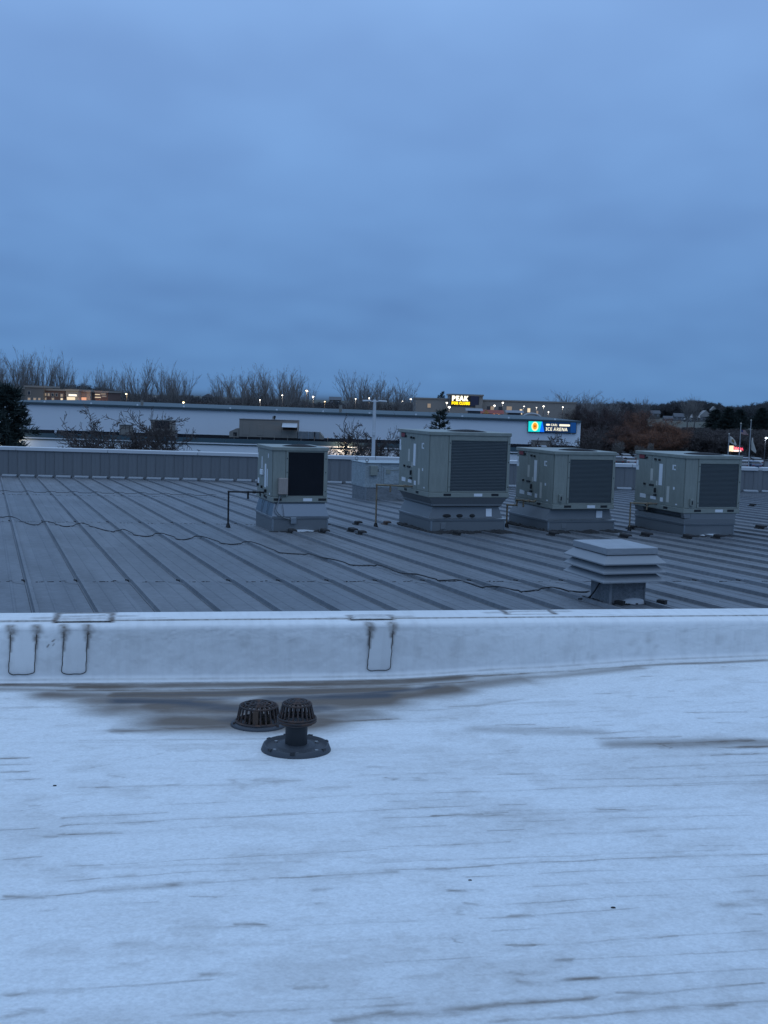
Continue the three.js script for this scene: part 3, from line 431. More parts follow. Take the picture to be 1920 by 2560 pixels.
// cabinet in its own frame: x along the front, y up, z towards the viewer (front at z = 0, body to -L)
function cabinet(g, o) {
  const { x0, x1, y0, y1, L, coilX, dark, zf = 0 } = o, W = x1 - x0, z = q => zf + q;
  const body = B().box(x0 + 0.004, x1 - 0.004, y0 + 0.09, y1 - 0.035, z(-L), z(-0.012), 0.012).build('cabinet_body', puttyDark, g);
  // top pan with fan opening
  const sh = new THREE.Shape(); const a = 0.03, X0 = x0 - 0.018, X1 = x1 + 0.018, Z0 = -L - 0.015, Z1 = 0.018;
  sh.moveTo(X0, Z0 + a); sh.quadraticCurveTo(X0, Z0, X0 + a, Z0); sh.lineTo(X1 - a, Z0); sh.quadraticCurveTo(X1, Z0, X1, Z0 + a); sh.lineTo(X1, Z1 - a); sh.quadraticCurveTo(X1, Z1, X1 - a, Z1); sh.lineTo(X0 + a, Z1); sh.quadraticCurveTo(X0, Z1, X0, Z1 - a); sh.closePath();
  const fr = Math.min(0.38, W * 0.31), fx = coilX ? lerp(coilX, x1, 0.42) : (x0 + x1) / 2, fz = -Math.min(L * 0.36, fr + 0.10);
  const hole = new THREE.Path(); hole.absarc(fx, fz, fr, 0, Math.PI * 2, true); sh.holes.push(hole);
  const eg = new THREE.ExtrudeGeometry(sh, { depth: 0.05, bevelEnabled: true, bevelSize: 0.008, bevelThickness: 0.008, bevelSegments: 2, curveSegments: 20 });
  const pan = B().geo(eg, 0, y1 - 0.05, zf, 0, 0, 0); { const m4 = new THREE.Matrix4().makeRotationX(Math.PI / 2); pan.g[0].translate(0, -(y1 - 0.05), -zf).applyMatrix4(m4).translate(0, y1, zf); }
  const topM = pan.build('top_pan', puttyTop, g);
  // the extrusion was drawn with depth on its y axis; front is towards +z
  const ring = B().geo(new THREE.CylinderGeometry(fr, fr, 0.09, 32, 1, true), fx, y1 - 0.035, zf + fz).build('fan_shroud', black, topM);
  B().cyl(fx, y1 - 0.078, zf + fz, fr, fr, 0.004, 32).build('fan_well', black, topM); void ring;
  for (let k = 0; k < 4; k++) { const b = B(); const bl = new THREE.BoxGeometry(fr * 0.85, 0.006, fr * 0.34); bl.rotateX(0.35); bl.translate(fr * 0.5, 0, 0); b.geo(bl, fx, y1 - 0.045, zf + fz, 0, k * Math.PI / 2 + 0.4, 0); b.build('fan_blade', black, topM); }
  const gd = B(); for (let q = 0.1; q < 1.01; q += 0.09) gd.geo(new THREE.TorusGeometry(fr * q, 0.005, 4, 32), fx, y1 + 0.008 + 0.034 * (1 - q * q), zf + fz, Math.PI / 2); gd.cyl(fx, y1 + 0.036, zf + fz, fr * 0.12, fr * 0.1, 0.012, 16); for (let k = 0; k < 4; k++) { const t = k * Math.PI / 4; gd.bar(V3(fx + Math.cos(t) * fr, y1 + 0.012, zf + fz + Math.sin(t) * fr), V3(fx - Math.cos(t) * fr, y1 + 0.012, zf + fz - Math.sin(t) * fr), 0.004, 4); }
  gd.build('fan_guard', black, topM);
  // base rail with fork pockets
  const rail = B().box(x0 - 0.012, x1 + 0.012, y0, y0 + 0.095, z(-L - 0.012), z(0.012), 0.01).build('base_rail', putty, g);
  for (const t of o.pockets || [0.18, 0.78]) B().box(lerp(x0, x1, t), lerp(x0, x1, t) + 0.15, y0 + 0.03, y0 + 0.075, z(0.008), z(0.0145)).build('fork_pocket', black, rail);
  for (const t of [0.30, 0.68]) B().box(x0 - 0.0145, x0 - 0.008, y0 + 0.03, y0 + 0.075, z(-L * t - 0.15), z(-L * t)).build('fork_pocket', black, rail);
  B().box(lerp(x0, x1, 0.56), lerp(x0, x1, 0.56) + 0.17, y0 + 0.022, y0 + 0.075, z(0.012), z(0.0155)).build('rail_label', sticker, rail);
  // front: corner posts, plain panel on the left, coil on the right
  const cx0 = coilX || x0 + 0.06, cy0 = y0 + 0.12, cy1 = y1 - (dark ? 0.085 : 0.15);
  B().box(x0, cx0 - 0.05, y0 + 0.1, y1 - 0.045, z(-0.01), z(0.002), 0.006).build('front_panel', putty, g);
  B().box(cx0 - 0.046, cx0, y0 + 0.1, y1 - 0.045, z(-0.01), z(0.012), 0.006).build('corner_post', dark ? putty : puttyTop, g);
  const rp = dark ? 0.07 : 0.055;
  B().box(x1 - rp, x1, y0 + 0.1, y1 - 0.045, z(-0.01), z(0.012), 0.006).build('corner_post', putty, g);
  B().box(cx0 + 0.001, x1 - rp - 0.001, cy1, y1 - 0.045, z(-0.01), z(0.008), 0.005).build('coil_header', putty, g);
  B().box(cx0 + 0.001, x1 - rp - 0.001, y0 + 0.1, cy0, z(-0.01), z(0.008), 0.005).build('coil_sill', putty, g);
  const coil = B().box(cx0 + 0.002, x1 - rp - 0.002, cy0, cy1, z(-0.012), z(-0.008)).build('coil', dark ? coilDark : coilM, g);
  const lv = B(), n = dark ? 44 : 34, m = dark ? coilDark : coilM;
  for (let k = 0; k < n; k++) { const y = lerp(cy0, cy1, (k + 0.5) / n); lv.geo(new THREE.BoxGeometry(x1 - rp - cx0 - 0.004, 0.006, 0.014), (cx0 + x1 - rp) / 2, y, z(-0.002), dark ? 0 : 0.6, 0, 0); }
  lv.build('louvre_slats', m, coil);
  for (const yy of [y1 - 0.2, lerp(y0, y1, 0.55), y0 + 0.2]) { for (const xx of [cx0 - 0.023, x1 - rp / 2]) B().cyl(0, -0.004, 0, 0.010, 0.009, 0.008, 8).build('screw', black, g).position.set(xx, yy, z(0.014)); }
  g.children.filter(c => c.name === 'screw').forEach(c => { c.rotation.x = Math.PI / 2; });
  // left side: access panels with shallow gaps, latches, stickers. t runs 0 back to 1 front, h 0 bottom to 1 top
  const sz = t => z(-L + L * t), sy = h => lerp(y0, y1, h);
  const cuts = o.cuts || [0.02, 0.34, 0.62, 0.985];
  for (let k = 0; k < cuts.length - 1; k++) B().box(x0 - 0.008, x0 + 0.004, y0 + 0.1, y1 - 0.055, sz(cuts[k]) + 0.004, sz(cuts[k + 1]) - 0.004, 0.004).build('side_panel', putty, g);
  const side = (nm, mat, t, h, w, hh, pr = 0.003) => B().box(x0 - 0.008 - pr, x0 - 0.007, sy(h) - hh / 2, sy(h) + hh / 2, sz(t) - w / 2, sz(t) + w / 2, pr > 0.01 ? 0.004 : 0).build(nm, mat, g);
  for (const s of o.side || []) side(...s);
  return body;
}
const sideKit = (o = {}) => [
  ['badge', black, 0.15, 0.912, 0.24, 0.10], ['badge', redM, 0.13, 0.912, 0.19, 0.075, 0.005],
  ['latch', black, 0.235, 0.900, 0.05, 0.04, 0.03], ['latch', black, 0.42, 0.885, 0.05, 0.04, 0.03], ['latch', black, 0.50, 0.88, 0.05, 0.04, 0.03],
  ['sticker', sticker, 0.045, 0.78, 0.07, 0.13], ['sticker', sticker, 0.05, 0.70, 0.10, 0.09],
  ['sticker', stickerY, 0.35, 0.60, 0.09, 0.24], ['sticker', sticker, 0.53, 0.62, 0.12, 0.42], ['sticker', stickerY, 0.46, 0.46, 0.05, 0.09],
  ['sticker', sticker, 0.765, 0.775, 0.035, 0.10], ['sticker', sticker, 0.80, 0.81, 0.06, 0.025], ['sticker', sticker, 0.80, 0.74, 0.06, 0.025],
  ['sticker', stickerY, 0.69, 0.29, 0.09, 0.31], ['sticker', sticker, 0.80, 0.41, 0.05, 0.05], ['latch', black, 0.22, 0.42, 0.05, 0.04, 0.03], ['hand_grip', black, 0.36, 0.415, 0.16, 0.035, 0.02],
  ['access_plate', puttyDark, 0.34, 0.32, 0.36, 0.20, 0.006], ['disconnect_handle', black, 0.44, 0.33, 0.04, 0.09, 0.03],
  ['sticker', sticker, 0.19, 0.20, 0.22, 0.08], ['sticker', sticker, 0.40, 0.19, 0.20, 0.06], ['sticker', sticker, 0.57, 0.18, 0.10, 0.08], ['valve_handle', black, 0.45, 0.245, 0.07, 0.03, 0.04], ['sticker', sticker, 0.86, 0.135, 0.06, 0.025], ...(o.extra || [])];
function curbBase(g, secs, band, mat = galvDull) {
  const c = B().loft(secs).build('curb', mat, g);
  const [x0, x1, z0, z1, y] = band; B().loft([[x0 - 0.012, x1 + 0.012, z0 - 0.012, z1 + 0.012, y - 0.035], [x0 - 0.016, x1 + 0.016, z0 - 0.016, z1 + 0.016, y], [x0 - 0.002, x1 + 0.002, z0 - 0.002, z1 + 0.002, y + 0.008]]).build('curb_flange', galv, g);
  for (const [x, s] of [[x0, 1], [x1, -1]]) B().box(x - 0.006, x + 0.028 * s + (s < 0 ? 0.006 : 0), -0.05, y - 0.035, z1 - 0.01, z1 + 0.006).build('corner_seam', galv, g);
  return c;
}
const GR = 'packaged air conditioning units on the metal roof';
const unitAt = (u, v, label, name = 'rooftop_unit') => thing(name, roofPt(u, v), TH, label, 'air conditioner', name === 'rooftop_unit' ? GR : undefined);
// small unit, bare dark coil, bright sloped adapter
const u1 = unitAt(680, 1329.6, 'small rooftop unit with bare black coil on a shiny sloped galvanised adapter');
{
  curbBase(u1, [[0, 1.06, -1.35, 0, -0.10], [0, 1.06, -1.35, 0, 0.235]], [0, 1.06, -1.35, 0, 0.27]);
  B().loft([[-0.008, 1.068, -1.36, 0.008, 0.272], [-0.008, 1.068, -1.36, 0.008, 0.285], [0.04, 1.01, -1.30, -0.055, 0.505], [0.04, 1.01, -1.30, -0.055, 0.535]]).build('adapter', galvBlue, u1);
  for (const t of [0.32, 0.66]) B().geo(new THREE.BoxGeometry(0.012, 0.24, 0.012), 0.0, 0.40, -1.33 * t, 0, 0, -0.18).build('standing_seam', galv, u1);
  cabinet(u1, { x0: 0.0, x1: 1.03, y0: 0.54, y1: 1.545, L: 1.28, zf: -0.02, coilX: 0.285, dark: true, pockets: [0.02, 0.84], cuts: [0.03, 0.45, 0.97], side: [['sticker', sticker, 0.06, 0.80, 0.05, 0.10], ['sticker', sticker, 0.33, 0.68, 0.06, 0.22], ['sticker', sticker, 0.73, 0.83, 0.05, 0.08], ['sticker', sticker, 0.56, 0.45, 0.12, 0.44], ['sticker', sticker, 0.68, 0.42, 0.06, 0.32], ['disconnect_box', sticker, 0.36, 0.50, 0.20, 0.10, 0.03], ['sticker', sticker, 0.12, 0.32, 0.12, 0.10], ['latch', black, 0.10, 0.24, 0.06, 0.05, 0.03], ['latch', black, 0.36, 0.22, 0.06, 0.05, 0.03], ['valve_handle', black, 0.62, 0.17, 0.06, 0.06, 0.04], ['sticker', sticker, 0.85, 0.14, 0.06, 0.03], ['latch', black, 0.25, 0.10, 0.10, 0.05, 0.02], ['latch', black, 0.55, 0.07, 0.10, 0.04, 0.02]] });
  B().box(0.095, 0.268, 0.69, 0.99, -0.02, 0.07, 0.012).build('disconnect_box', paint(rgb(0.36, 0.30, 0.26)), u1);
  B().box(0.335, 0.445, 0.15, 0.265, 0.006, 0.06, 0.008).build('junction_box', galv, u1);
  B().tube([V3(0.14, 0.69, 0.02), V3(0.09, 0.5, 0.03), V3(0.06, 0.40, 0.06), V3(0.16, 0.29, 0.06), V3(0.26, 0.245, 0.05), V3(0.34, 0.235, 0.035)], 0.012, 30, 7).build('conduit', galvDull, u1);
  B().tube([V3(0.19, 0.50, -0.01), V3(0.205, 0.35, 0.03), V3(0.215, 0.27, 0.03)], 0.004, 10, 5).build('wire', black, u1);
  footSeal(u1, 0.02, 1.06, 0, 1.1, 0.02, 11, tar, 'base_sealant', true, false);
  // bent pale flashing lifted in front of the curb
  B().geo(new THREE.SphereGeometry(1, 20, 6, 0, Math.PI * 2, 0, Math.PI / 2).scale(0.31, 0.055, 0.10), 0.54, -0.012, 0.035).build('cricket_plate', paleSeal, u1);
}
const u2 = unitAt(1076, 1332.5, 'largest rooftop unit, tall cabinet with louvred coil on a stepped grey curb');
{
  curbBase(u2, [[0, 1.52, -1.75, 0, -0.12], [0, 1.52, -1.75, 0, 0.225]], [0, 1.52, -1.75, 0, 0.26]);
  B().loft([[-0.01, 1.53, -1.76, 0.01, 0.262], [-0.005, 1.50, -1.70, -0.10, 0.272], [0.09, 1.42, -1.68, -0.13, 0.50]]).build('lower_adapter', galvDull, u2);
  B().loft([[0.10, 1.42, -1.66, -0.13, 0.47], [0.04, 1.46, -1.66, -0.05, 0.505], [0.04, 1.46, -1.66, -0.05, 0.535], [-0.05, 1.55, -1.66, 0.0, 0.665]]).build('upper_adapter', galvDull, u2);
  B().geo(new THREE.BoxGeometry(0.12, 0.15, 0.006), 1.22, 0.37, -0.105, -0.13, 0, 0).build('data_plate', sticker, u2);
  for (const [x, w] of [[0.36, 0.09], [0.62, 0.07], [0.88, 0.06]]) B().geo(new THREE.IcosahedronGeometry(1, 1).scale(w, 0.035, 0.02), x, 0.31, -0.105, -0.13, 0, 0).build('tar_patch', tar, u2);
  cabinet(u2, { x0: -0.06, x1: 1.565, y0: 0.665, y1: 1.885, L: 1.70, coilX: 0.36, side: sideKit() });
  B().box(0.20, 0.30, 0.07, 0.19, 0.002, 0.012, 0.006).build('access_plate', galvDull, u2);
  footSeal(u2, 0.0, 1.56, 0.03, 1.7, 0.09, 23, tar, 'base_sealant');
}
const u3 = unitAt(1368.6, 1331.7, 'rooftop unit with power socket box, standing on a wide low curb with tar skirt');
{
  curbBase(u3, [[0, 1.45, -1.75, 0, -0.12], [0, 1.45, -1.75, 0, 0.20]], [0, 1.45, -1.75, 0, 0.235]);
  B().loft([[-0.012, 1.462, -1.76, 0.012, 0.237], [-0.008, 1.44, -1.72, -0.09, 0.247], [0.10, 1.38, -1.70, -0.11, 0.452]]).build('adapter', galvDull, u3);
  B().box(1.09, 1.22, 0.275, 0.41, -0.10, -0.088).build('data_plate', sticker, u3);
  cabinet(u3, { x0: 0.09, x1: 1.405, y0: 0.452, y1: 1.56, L: 1.68, coilX: 0.42, side: sideKit() });
  B().box(0.20, 0.27, 0.60, 0.74, 0.002, 0.05, 0.008).build('socket_box', puttyTop, u3); B().box(0.222, 0.25, 0.625, 0.70, 0.05, 0.054).build('socket_cover', black, u3);
  B().box(0.30, 0.39, 0.08, 0.17, 0.002, 0.010, 0.006).build('access_plate', galvDull, u3);
  footSeal(u3, 0.0, 1.5, 0.03, 1.7, 0.10, 41, tar, 'base_sealant');
}
const u4 = unitAt(1708, 1341, 'rooftop unit on a one piece flared curb with pale sealant in front');
{
  curbBase(u4, [[0, 1.13, -1.75, 0, -0.12], [0, 1.13, -1.75, 0, 0.21]], [0, 1.13, -1.75, 0, 0.245], galvDull);
  B().loft([[-0.01, 1.14, -1.76, 0.01, 0.247], [0.0, 1.13, -1.76, 0.01, 0.33], [0.14, 1.13, -1.76, 0.008, 0.345], [0.14, 1.16, -1.76, 0.0, 0.437]]).build('adapter', galvDull, u4);
  B().loft([[0.0, 0.135, -0.10, 0.009, 0.345], [-0.02, 0.135, -0.10, 0.0, 0.436]]).build('adapter_corner', galvDull, u4); B().loft([[0.0, 0.135, -1.76, -1.45, 0.345], [-0.02, 0.135, -1.76, -1.45, 0.436]]).build('adapter_corner', galvDull, u4);
  cabinet(u4, { x0: -0.02, x1: 1.215, y0: 0.438, y1: 1.538, L: 1.80, coilX: 0.30, side: sideKit() });
  B().box(0.09, 0.16, 0.585, 0.72, 0.002, 0.05, 0.008).build('socket_box', puttyTop, u4); B().box(0.112, 0.14, 0.61, 0.68, 0.05, 0.054).build('socket_cover', black, u4);
  footSeal(u4, 0.0, 1.15, 0, 1.6, 0.03, 53, tar, 'base_sealant', true, true);
  B().geo(new THREE.SphereGeometry(1, 20, 6, 0, Math.PI * 2, 0, Math.PI / 2).scale(0.30, 0.06, 0.10), 0.60, -0.012, 0.03).build('cricket_plate', paleSeal, u4);
}
// galvanised air handler half hidden behind the largest unit
{
  const P = roofPt(910, 1251), g = thing('air_handler', P, TH, 'pale galvanised air handler with lifting eyes, behind the largest rooftop unit', 'air handler'); const zs = P.distanceTo(camera.position) / FPX;
  const H = 93 * zs, Hc = 32 * zs, pale = new THREE.MeshStandardMaterial({ color: rgb(0.40, 0.45, 0.46), map: galvTex, roughness: 0.5, metalness: 0.2, side: THREE.DoubleSide });
  B().box(0.02, 1.75, -0.15, Hc, -1.15, 0).build('curb', galvDull, g); B().box(0.02, 0.06, -0.1, Hc - 0.005, 0.001, 0.008).build('corner_seam', galv, g);
  B().box(0, 0.46, Hc, H, -1.2, 0.02, 0.01).build('fan_section', pale, g);
  const coil = B().box(0.465, 1.8, Hc, H + 0.0, -1.2, 0.0, 0.01).build('coil_section', pale, g);
  B().box(0.54, 1.7, Hc + 0.1, H - 0.10, 0.0, 0.02, 0.008).build('access_door', pale, coil);
  B().box(0.6, 0.72, H - 0.28, H - 0.16, 0.02, 0.035).build('door_latch', puttyDark, coil); B().box(0.72, 0.95, H - 0.19, H - 0.175, 0.02, 0.032).build('door_handle', puttyDark, coil);
  B().box(0.13, 0.33, H - 0.32, H - 0.06, 0.02, 0.12, 0.01).build('switch_box', puttyTop, g); B().box(0.335, 0.36, H - 0.22, H - 0.15, 0.05, 0.09).build('switch_lever', black, g);
  B().box(-0.02, 1.84, H, H + 0.02, -1.24, 0.05, 0.006).build('top_panel', pale, g);
  for (const [x, z] of [[0.06, -0.02], [0.06, -0.95]]) { B().box(x - 0.03, x + 0.03, H + 0.018, H + 0.05, z - 0.01, z + 0.01).build('eye_base', galvDull, g); B().geo(new THREE.TorusGeometry(0.042, 0.010, 6, 18), x, H + 0.085, z).build('lifting_eye', galvDull, g); }
}
// louvred relief vent
{
  const P = roofPt(1521.7, 1512), g = thing('louvred_vent', P, TH, 'grey relief vent with three sloping louvre blades and flat lid', 'roof vent');
  const m = new THREE.MeshStandardMaterial({ color: rgb(0.31, 0.325, 0.34), map: paintTex, roughness: 0.5, metalness: 0.1, side: THREE.DoubleSide }), m2 = new THREE.MeshStandardMaterial({ color: rgb(0.24, 0.255, 0.27), map: galvTex, roughness: 0.6, metalness: 0.15, side: THREE.DoubleSide });
  const cw = 0.46, cl = 0.42, hx = 0.195, cz = -0.28, T = 0.285;
  B().box(0, cw, -0.08, T + 0.02, -cl, 0).build('curb', m2, g); B().box(0.0, 0.03, -0.03, T, 0.001, 0.007).build('corner_seam', m, g); B().box(cw - 0.02, cw, -0.03, T, 0.001, 0.006).build('corner_seam', m2, g);
  B().box(0.16, 0.24, 0.235, 0.252, 0.001, 0.006).build('data_plate', m, g);
  const frame = (nm, o0, y0, o1, y1, t) => {   // four mitred sloping blades, outer edge o0 at y0, inner edge o1 at y1
    const q = (o, y) => [[hx - o + 0.06, y, cz + o + 0.03], [hx + o - 0.06, y, cz + o + 0.03], [hx + o - 0.06, y, cz - o], [hx - o + 0.06, y, cz - o]], a = q(o0, y0), b = q(o1, y1), a2 = q(o0, y0 - t), b2 = q(o1, y1 - t), p = [];
    const quad = (A, Bq, C, D) => p.push(...A, ...Bq, ...C, ...A, ...C, ...D);
    for (let k = 0; k < 4; k++) { const l = (k + 1) % 4; quad(a[k], a[l], b[l], b[k]); quad(a2[k], a2[l], b2[l], b2[k]); quad(a[k], a[l], a2[l], a2[k]); }
    B().tris(p).build(nm, m, g);
  };
  frame('louvre_blade', 0.455, 0.290, 0.360, 0.372, 0.014); frame('louvre_blade', 0.455, 0.390, 0.360, 0.472, 0.014); frame('louvre_blade', 0.455, 0.490, 0.368, 0.572, 0.014);
  B().box(hx - 0.25, hx + 0.25, 0.30, 0.58, cz - 0.30, cz + 0.33).build('core', black, g);
  B().box(hx - 0.325, hx + 0.325, 0.578, 0.655, cz - 0.38, cz + 0.41, 0.008).build('lid', m, g);
  B().box(hx - 0.325, hx + 0.325, 0.282, 0.298, cz - 0.38, cz + 0.41).build('bottom_pan', m2, g);
  B().geo(new THREE.SphereGeometry(1, 20, 6, 0, Math.PI * 2, 0, Math.PI / 2).scale(0.19, 0.085, 0.06), 0.30, -0.012, 0.01).build('cricket_plate', paleSeal, g);
  const r = rngOf(8), b = B(); for (let k = 0; k < 40; k++) { const t = r(); const [x, z] = k < 22 ? [-0.03 - 0.06 * r(), -cl * t * 1.1 + 0.03] : [0.0 + t * 0.6, 0.04 + 0.05 * r()]; b.geo(new THREE.BoxGeometry(0.02 + 0.02 * r(), 0.012, 0.02), x, 0.012 + RB * Math.abs(z), z, 0, r() * 3, 0); } b.build('rivet_row', tar, g);
  for (const [x, z, ry] of [[0.10, 0.07, 0.6], [0.62, 0.10, 0.6]]) { B().geo(new THREE.BoxGeometry(0.07, 0.06, 0.10), x, 0.025, z, 0, ry, 0).build('rib_closure', tar, g); }
  const c1 = V3(-0.10, 0.03, -0.50); B().tube([V3(-0.22, 0.02, -0.30), c1.clone().setZ(-0.3), V3(-0.05, 0.10, -0.26), V3(-0.012, 0.22, -0.20), V3(0.0, 0.245, -0.18)], 0.009, 24, 6).build('cable_tail', black, g);
  B().geo(new THREE.ConeGeometry(0.05, 0.06, 4), -0.14, 0.03, -0.28).build('cable_clip', m2, g);
}
// ---- gas pipes
const rust = tex8(128, 64, (i, j) => { const n = sst(0.4, 0.65, fbm(i / 8, j / 8, 4)); return [lerp(0.30, 0.12, n), lerp(0.24, 0.075, n), lerp(0.15, 0.055, n)]; }, true), yellowM = new THREE.MeshStandardMaterial({ map: rust, roughness: 0.8, side: THREE.DoubleSide });
function gasPipe(label, unit, base, top, end, mat, r, drop, jog) {
  const P = roofPt(...base), g = thing('gas_pipe', P, 0, label, 'pipe', 'gas pipes feeding the rooftop units');
  const n = V3(P.x, 0, P.z).normalize(), T = onPlane(top[0], top[1], P, V3(0, 0, 1)), h = T.y - P.y;
  const sideP = unit.localToWorld(V3(-0.01, 0, 0)), E = onPlane(end[0], end[1], sideP, ACR), e = E.clone().sub(P); void n;
  unit.updateMatrixWorld();
  const t = V3(0, h, 0); let path = [V3(0, -0.02, 0), t];
  if (jog) { const J = onPlane(jog[0], jog[1], P, V3(0, 0, 1)).sub(P); path = [V3(0, -0.02, 0), V3(0, J.y, 0), V3(J.x, J.y, J.z), V3(J.x, h, J.z)]; }
  path.push(V3(e.x, h + (e.y - h) * 0.3, e.z)); path.push(V3(e.x, e.y, e.z).addScaledVector(ACR, 0.05));
  for (let k = 0; k < path.length - 1; k++) { B().bar(path[k], path[k + 1], r, 10).build(k ? 'cross_pipe' : 'riser', mat, g); if (k) B().geo(new THREE.SphereGeometry(r * 1.35, 10, 8), path[k].x, path[k].y, path[k].z).build('elbow', mat, g); }
  B().cyl(0, -0.01, 0, r * 3.2, r * 1.5, 0.10, 14).build('pipe_boot', black, g);
  const a = path[path.length - 3], b = path[path.length - 2]; if (drop) { const q = a.clone().lerp(b, drop); B().bar(q, q.clone().setY(q.y - 0.13), r * 1.1, 8).build('drip_leg', mat, g); B().geo(new THREE.SphereGeometry(r * 1.4, 8, 6), q.x, q.y, q.z).build('tee', mat, g); }
  const q = a.clone().lerp(b, 0.72); B().geo(new THREE.CylinderGeometry(r * 1.6, r * 1.6, 0.06, 8), q.x, q.y, q.z, 0, 0, Math.PI / 2).build('union', mat, g);
  return g;
}
scene.updateMatrixWorld(true);
gasPipe('black gas pipe rising from the roof to the small rooftop unit', u1, [570, 1320], [570, 1229], [660, 1229], black, 0.017, 0.55);
gasPipe('rusty yellow gas pipe leading to the largest rooftop unit', u2, [939, 1318.6], [940.4, 1212], [1040, 1215], yellowM, 0.017, 0.35);
gasPipe('rusty gas pipe with a jog at the rooftop unit with tar skirt', u3, [1266, 1319], [1270, 1249], [1334, 1251], yellowM, 0.017, 0.4, [1292, 1263]);
gasPipe('thin rusty gas pipe at the flared curb rooftop unit', u4, [1573, 1328.5], [1576.6, 1257.5], [1645, 1258.6], yellowM, 0.015, 0.6);
// rib closures: dark capped ends of ribs cut for the curbs
[[636, 1312, 'by the small rooftop unit, back corner'], [720, 1333, 'before the pale cricket of small unit'], [803, 1333, 'at right front corner of small unit'], [884, 1312, 'lying behind the small unit corner'], [872, 1330, 'beside the small unit on its own rib'], [950, 1312, 'rust stained, beside the yellow gas pipe'], [880, 1337, 'alone on the open roof panel'], [1110, 1338, 'before the largest unit, near its corner'], [1390, 1339, 'before the tar skirted unit'], [1530, 1345, 'right of the tar skirted unit'], [1610, 1341, 'between two units by the thin pipe'], [1748, 1346, 'before the flared curb unit'], [1818, 1346, 'at right corner of flared curb unit'], [1876, 1322, 'right of the flared curb unit on clean roof'], [1880, 1266, 'small, far on the open roof right of all units'], [1563, 1323, 'at foot of the thin rusty pipe']].forEach(([u, v, w], i) => {
  const P = roofPt(u, v), [p, s] = toPS(P), k = Math.round((p - P0) / PITCH), Q = ps(P0 + k * PITCH, s, 0.02), r = rngOf(i + 60);
  const b = B(); b.geo(new RoundedBoxGeometry(0.13, 0.09, 0.16 + 0.14 * r(), 2, 0.025)); b.geo(new RoundedBoxGeometry(0.20, 0.03, 0.24, 1, 0.012), 0, -0.03, 0);
  const m = b.build('rib_cap', i === 5 ? std(rgb(0.07, 0.045, 0.035), 0.9) : tar); m.position.copy(Q).setY(Q.y + 0.012); m.rotation.y = TH; tag(m, 'dark tarred rib cap ' + w, 'roof cap');
});
// ================================================================== GROUND
{
  const gt = tex8(256, 256, (i, j) => { const n = fbm(i / 20, j / 20, 4), r = sst(0.4, 0.65, n); return [lerp(0.055, 0.085, r), lerp(0.058, 0.078, r), lerp(0.042, 0.055, r)]; }, true); gt.repeat.set(120, 120);
  const g = new THREE.Mesh(new THREE.PlaneGeometry(9000, 9000).rotateX(-Math.PI / 2), new THREE.MeshStandardMaterial({ map: gt, roughness: 1 })); g.name = 'ground'; g.userData = { kind: 'structure', label: 'dull winter grass ground' }; g.position.set(0, 0, -3000); scene.add(prep(g));
  const lot = new THREE.Mesh(new THREE.PlaneGeometry(260, 150).rotateX(-Math.PI / 2), std(rgb(0.05, 0.052, 0.055), 0.9)); lot.name = 'parking_lot'; lot.userData = { kind: 'structure', label: 'dark asphalt parking lot' }; lot.position.set(60, 0.006, -215); scene.add(prep(lot));
  const rd = new THREE.Mesh(new THREE.PlaneGeometry(1400, 9).rotateX(-Math.PI / 2), std(rgb(0.06, 0.06, 0.062), 0.9)); rd.name = 'road'; rd.userData = { kind: 'structure', label: 'dark road crossing behind the parking lot' }; rd.position.set(0, 0.008, -318); scene.add(prep(rd));
}
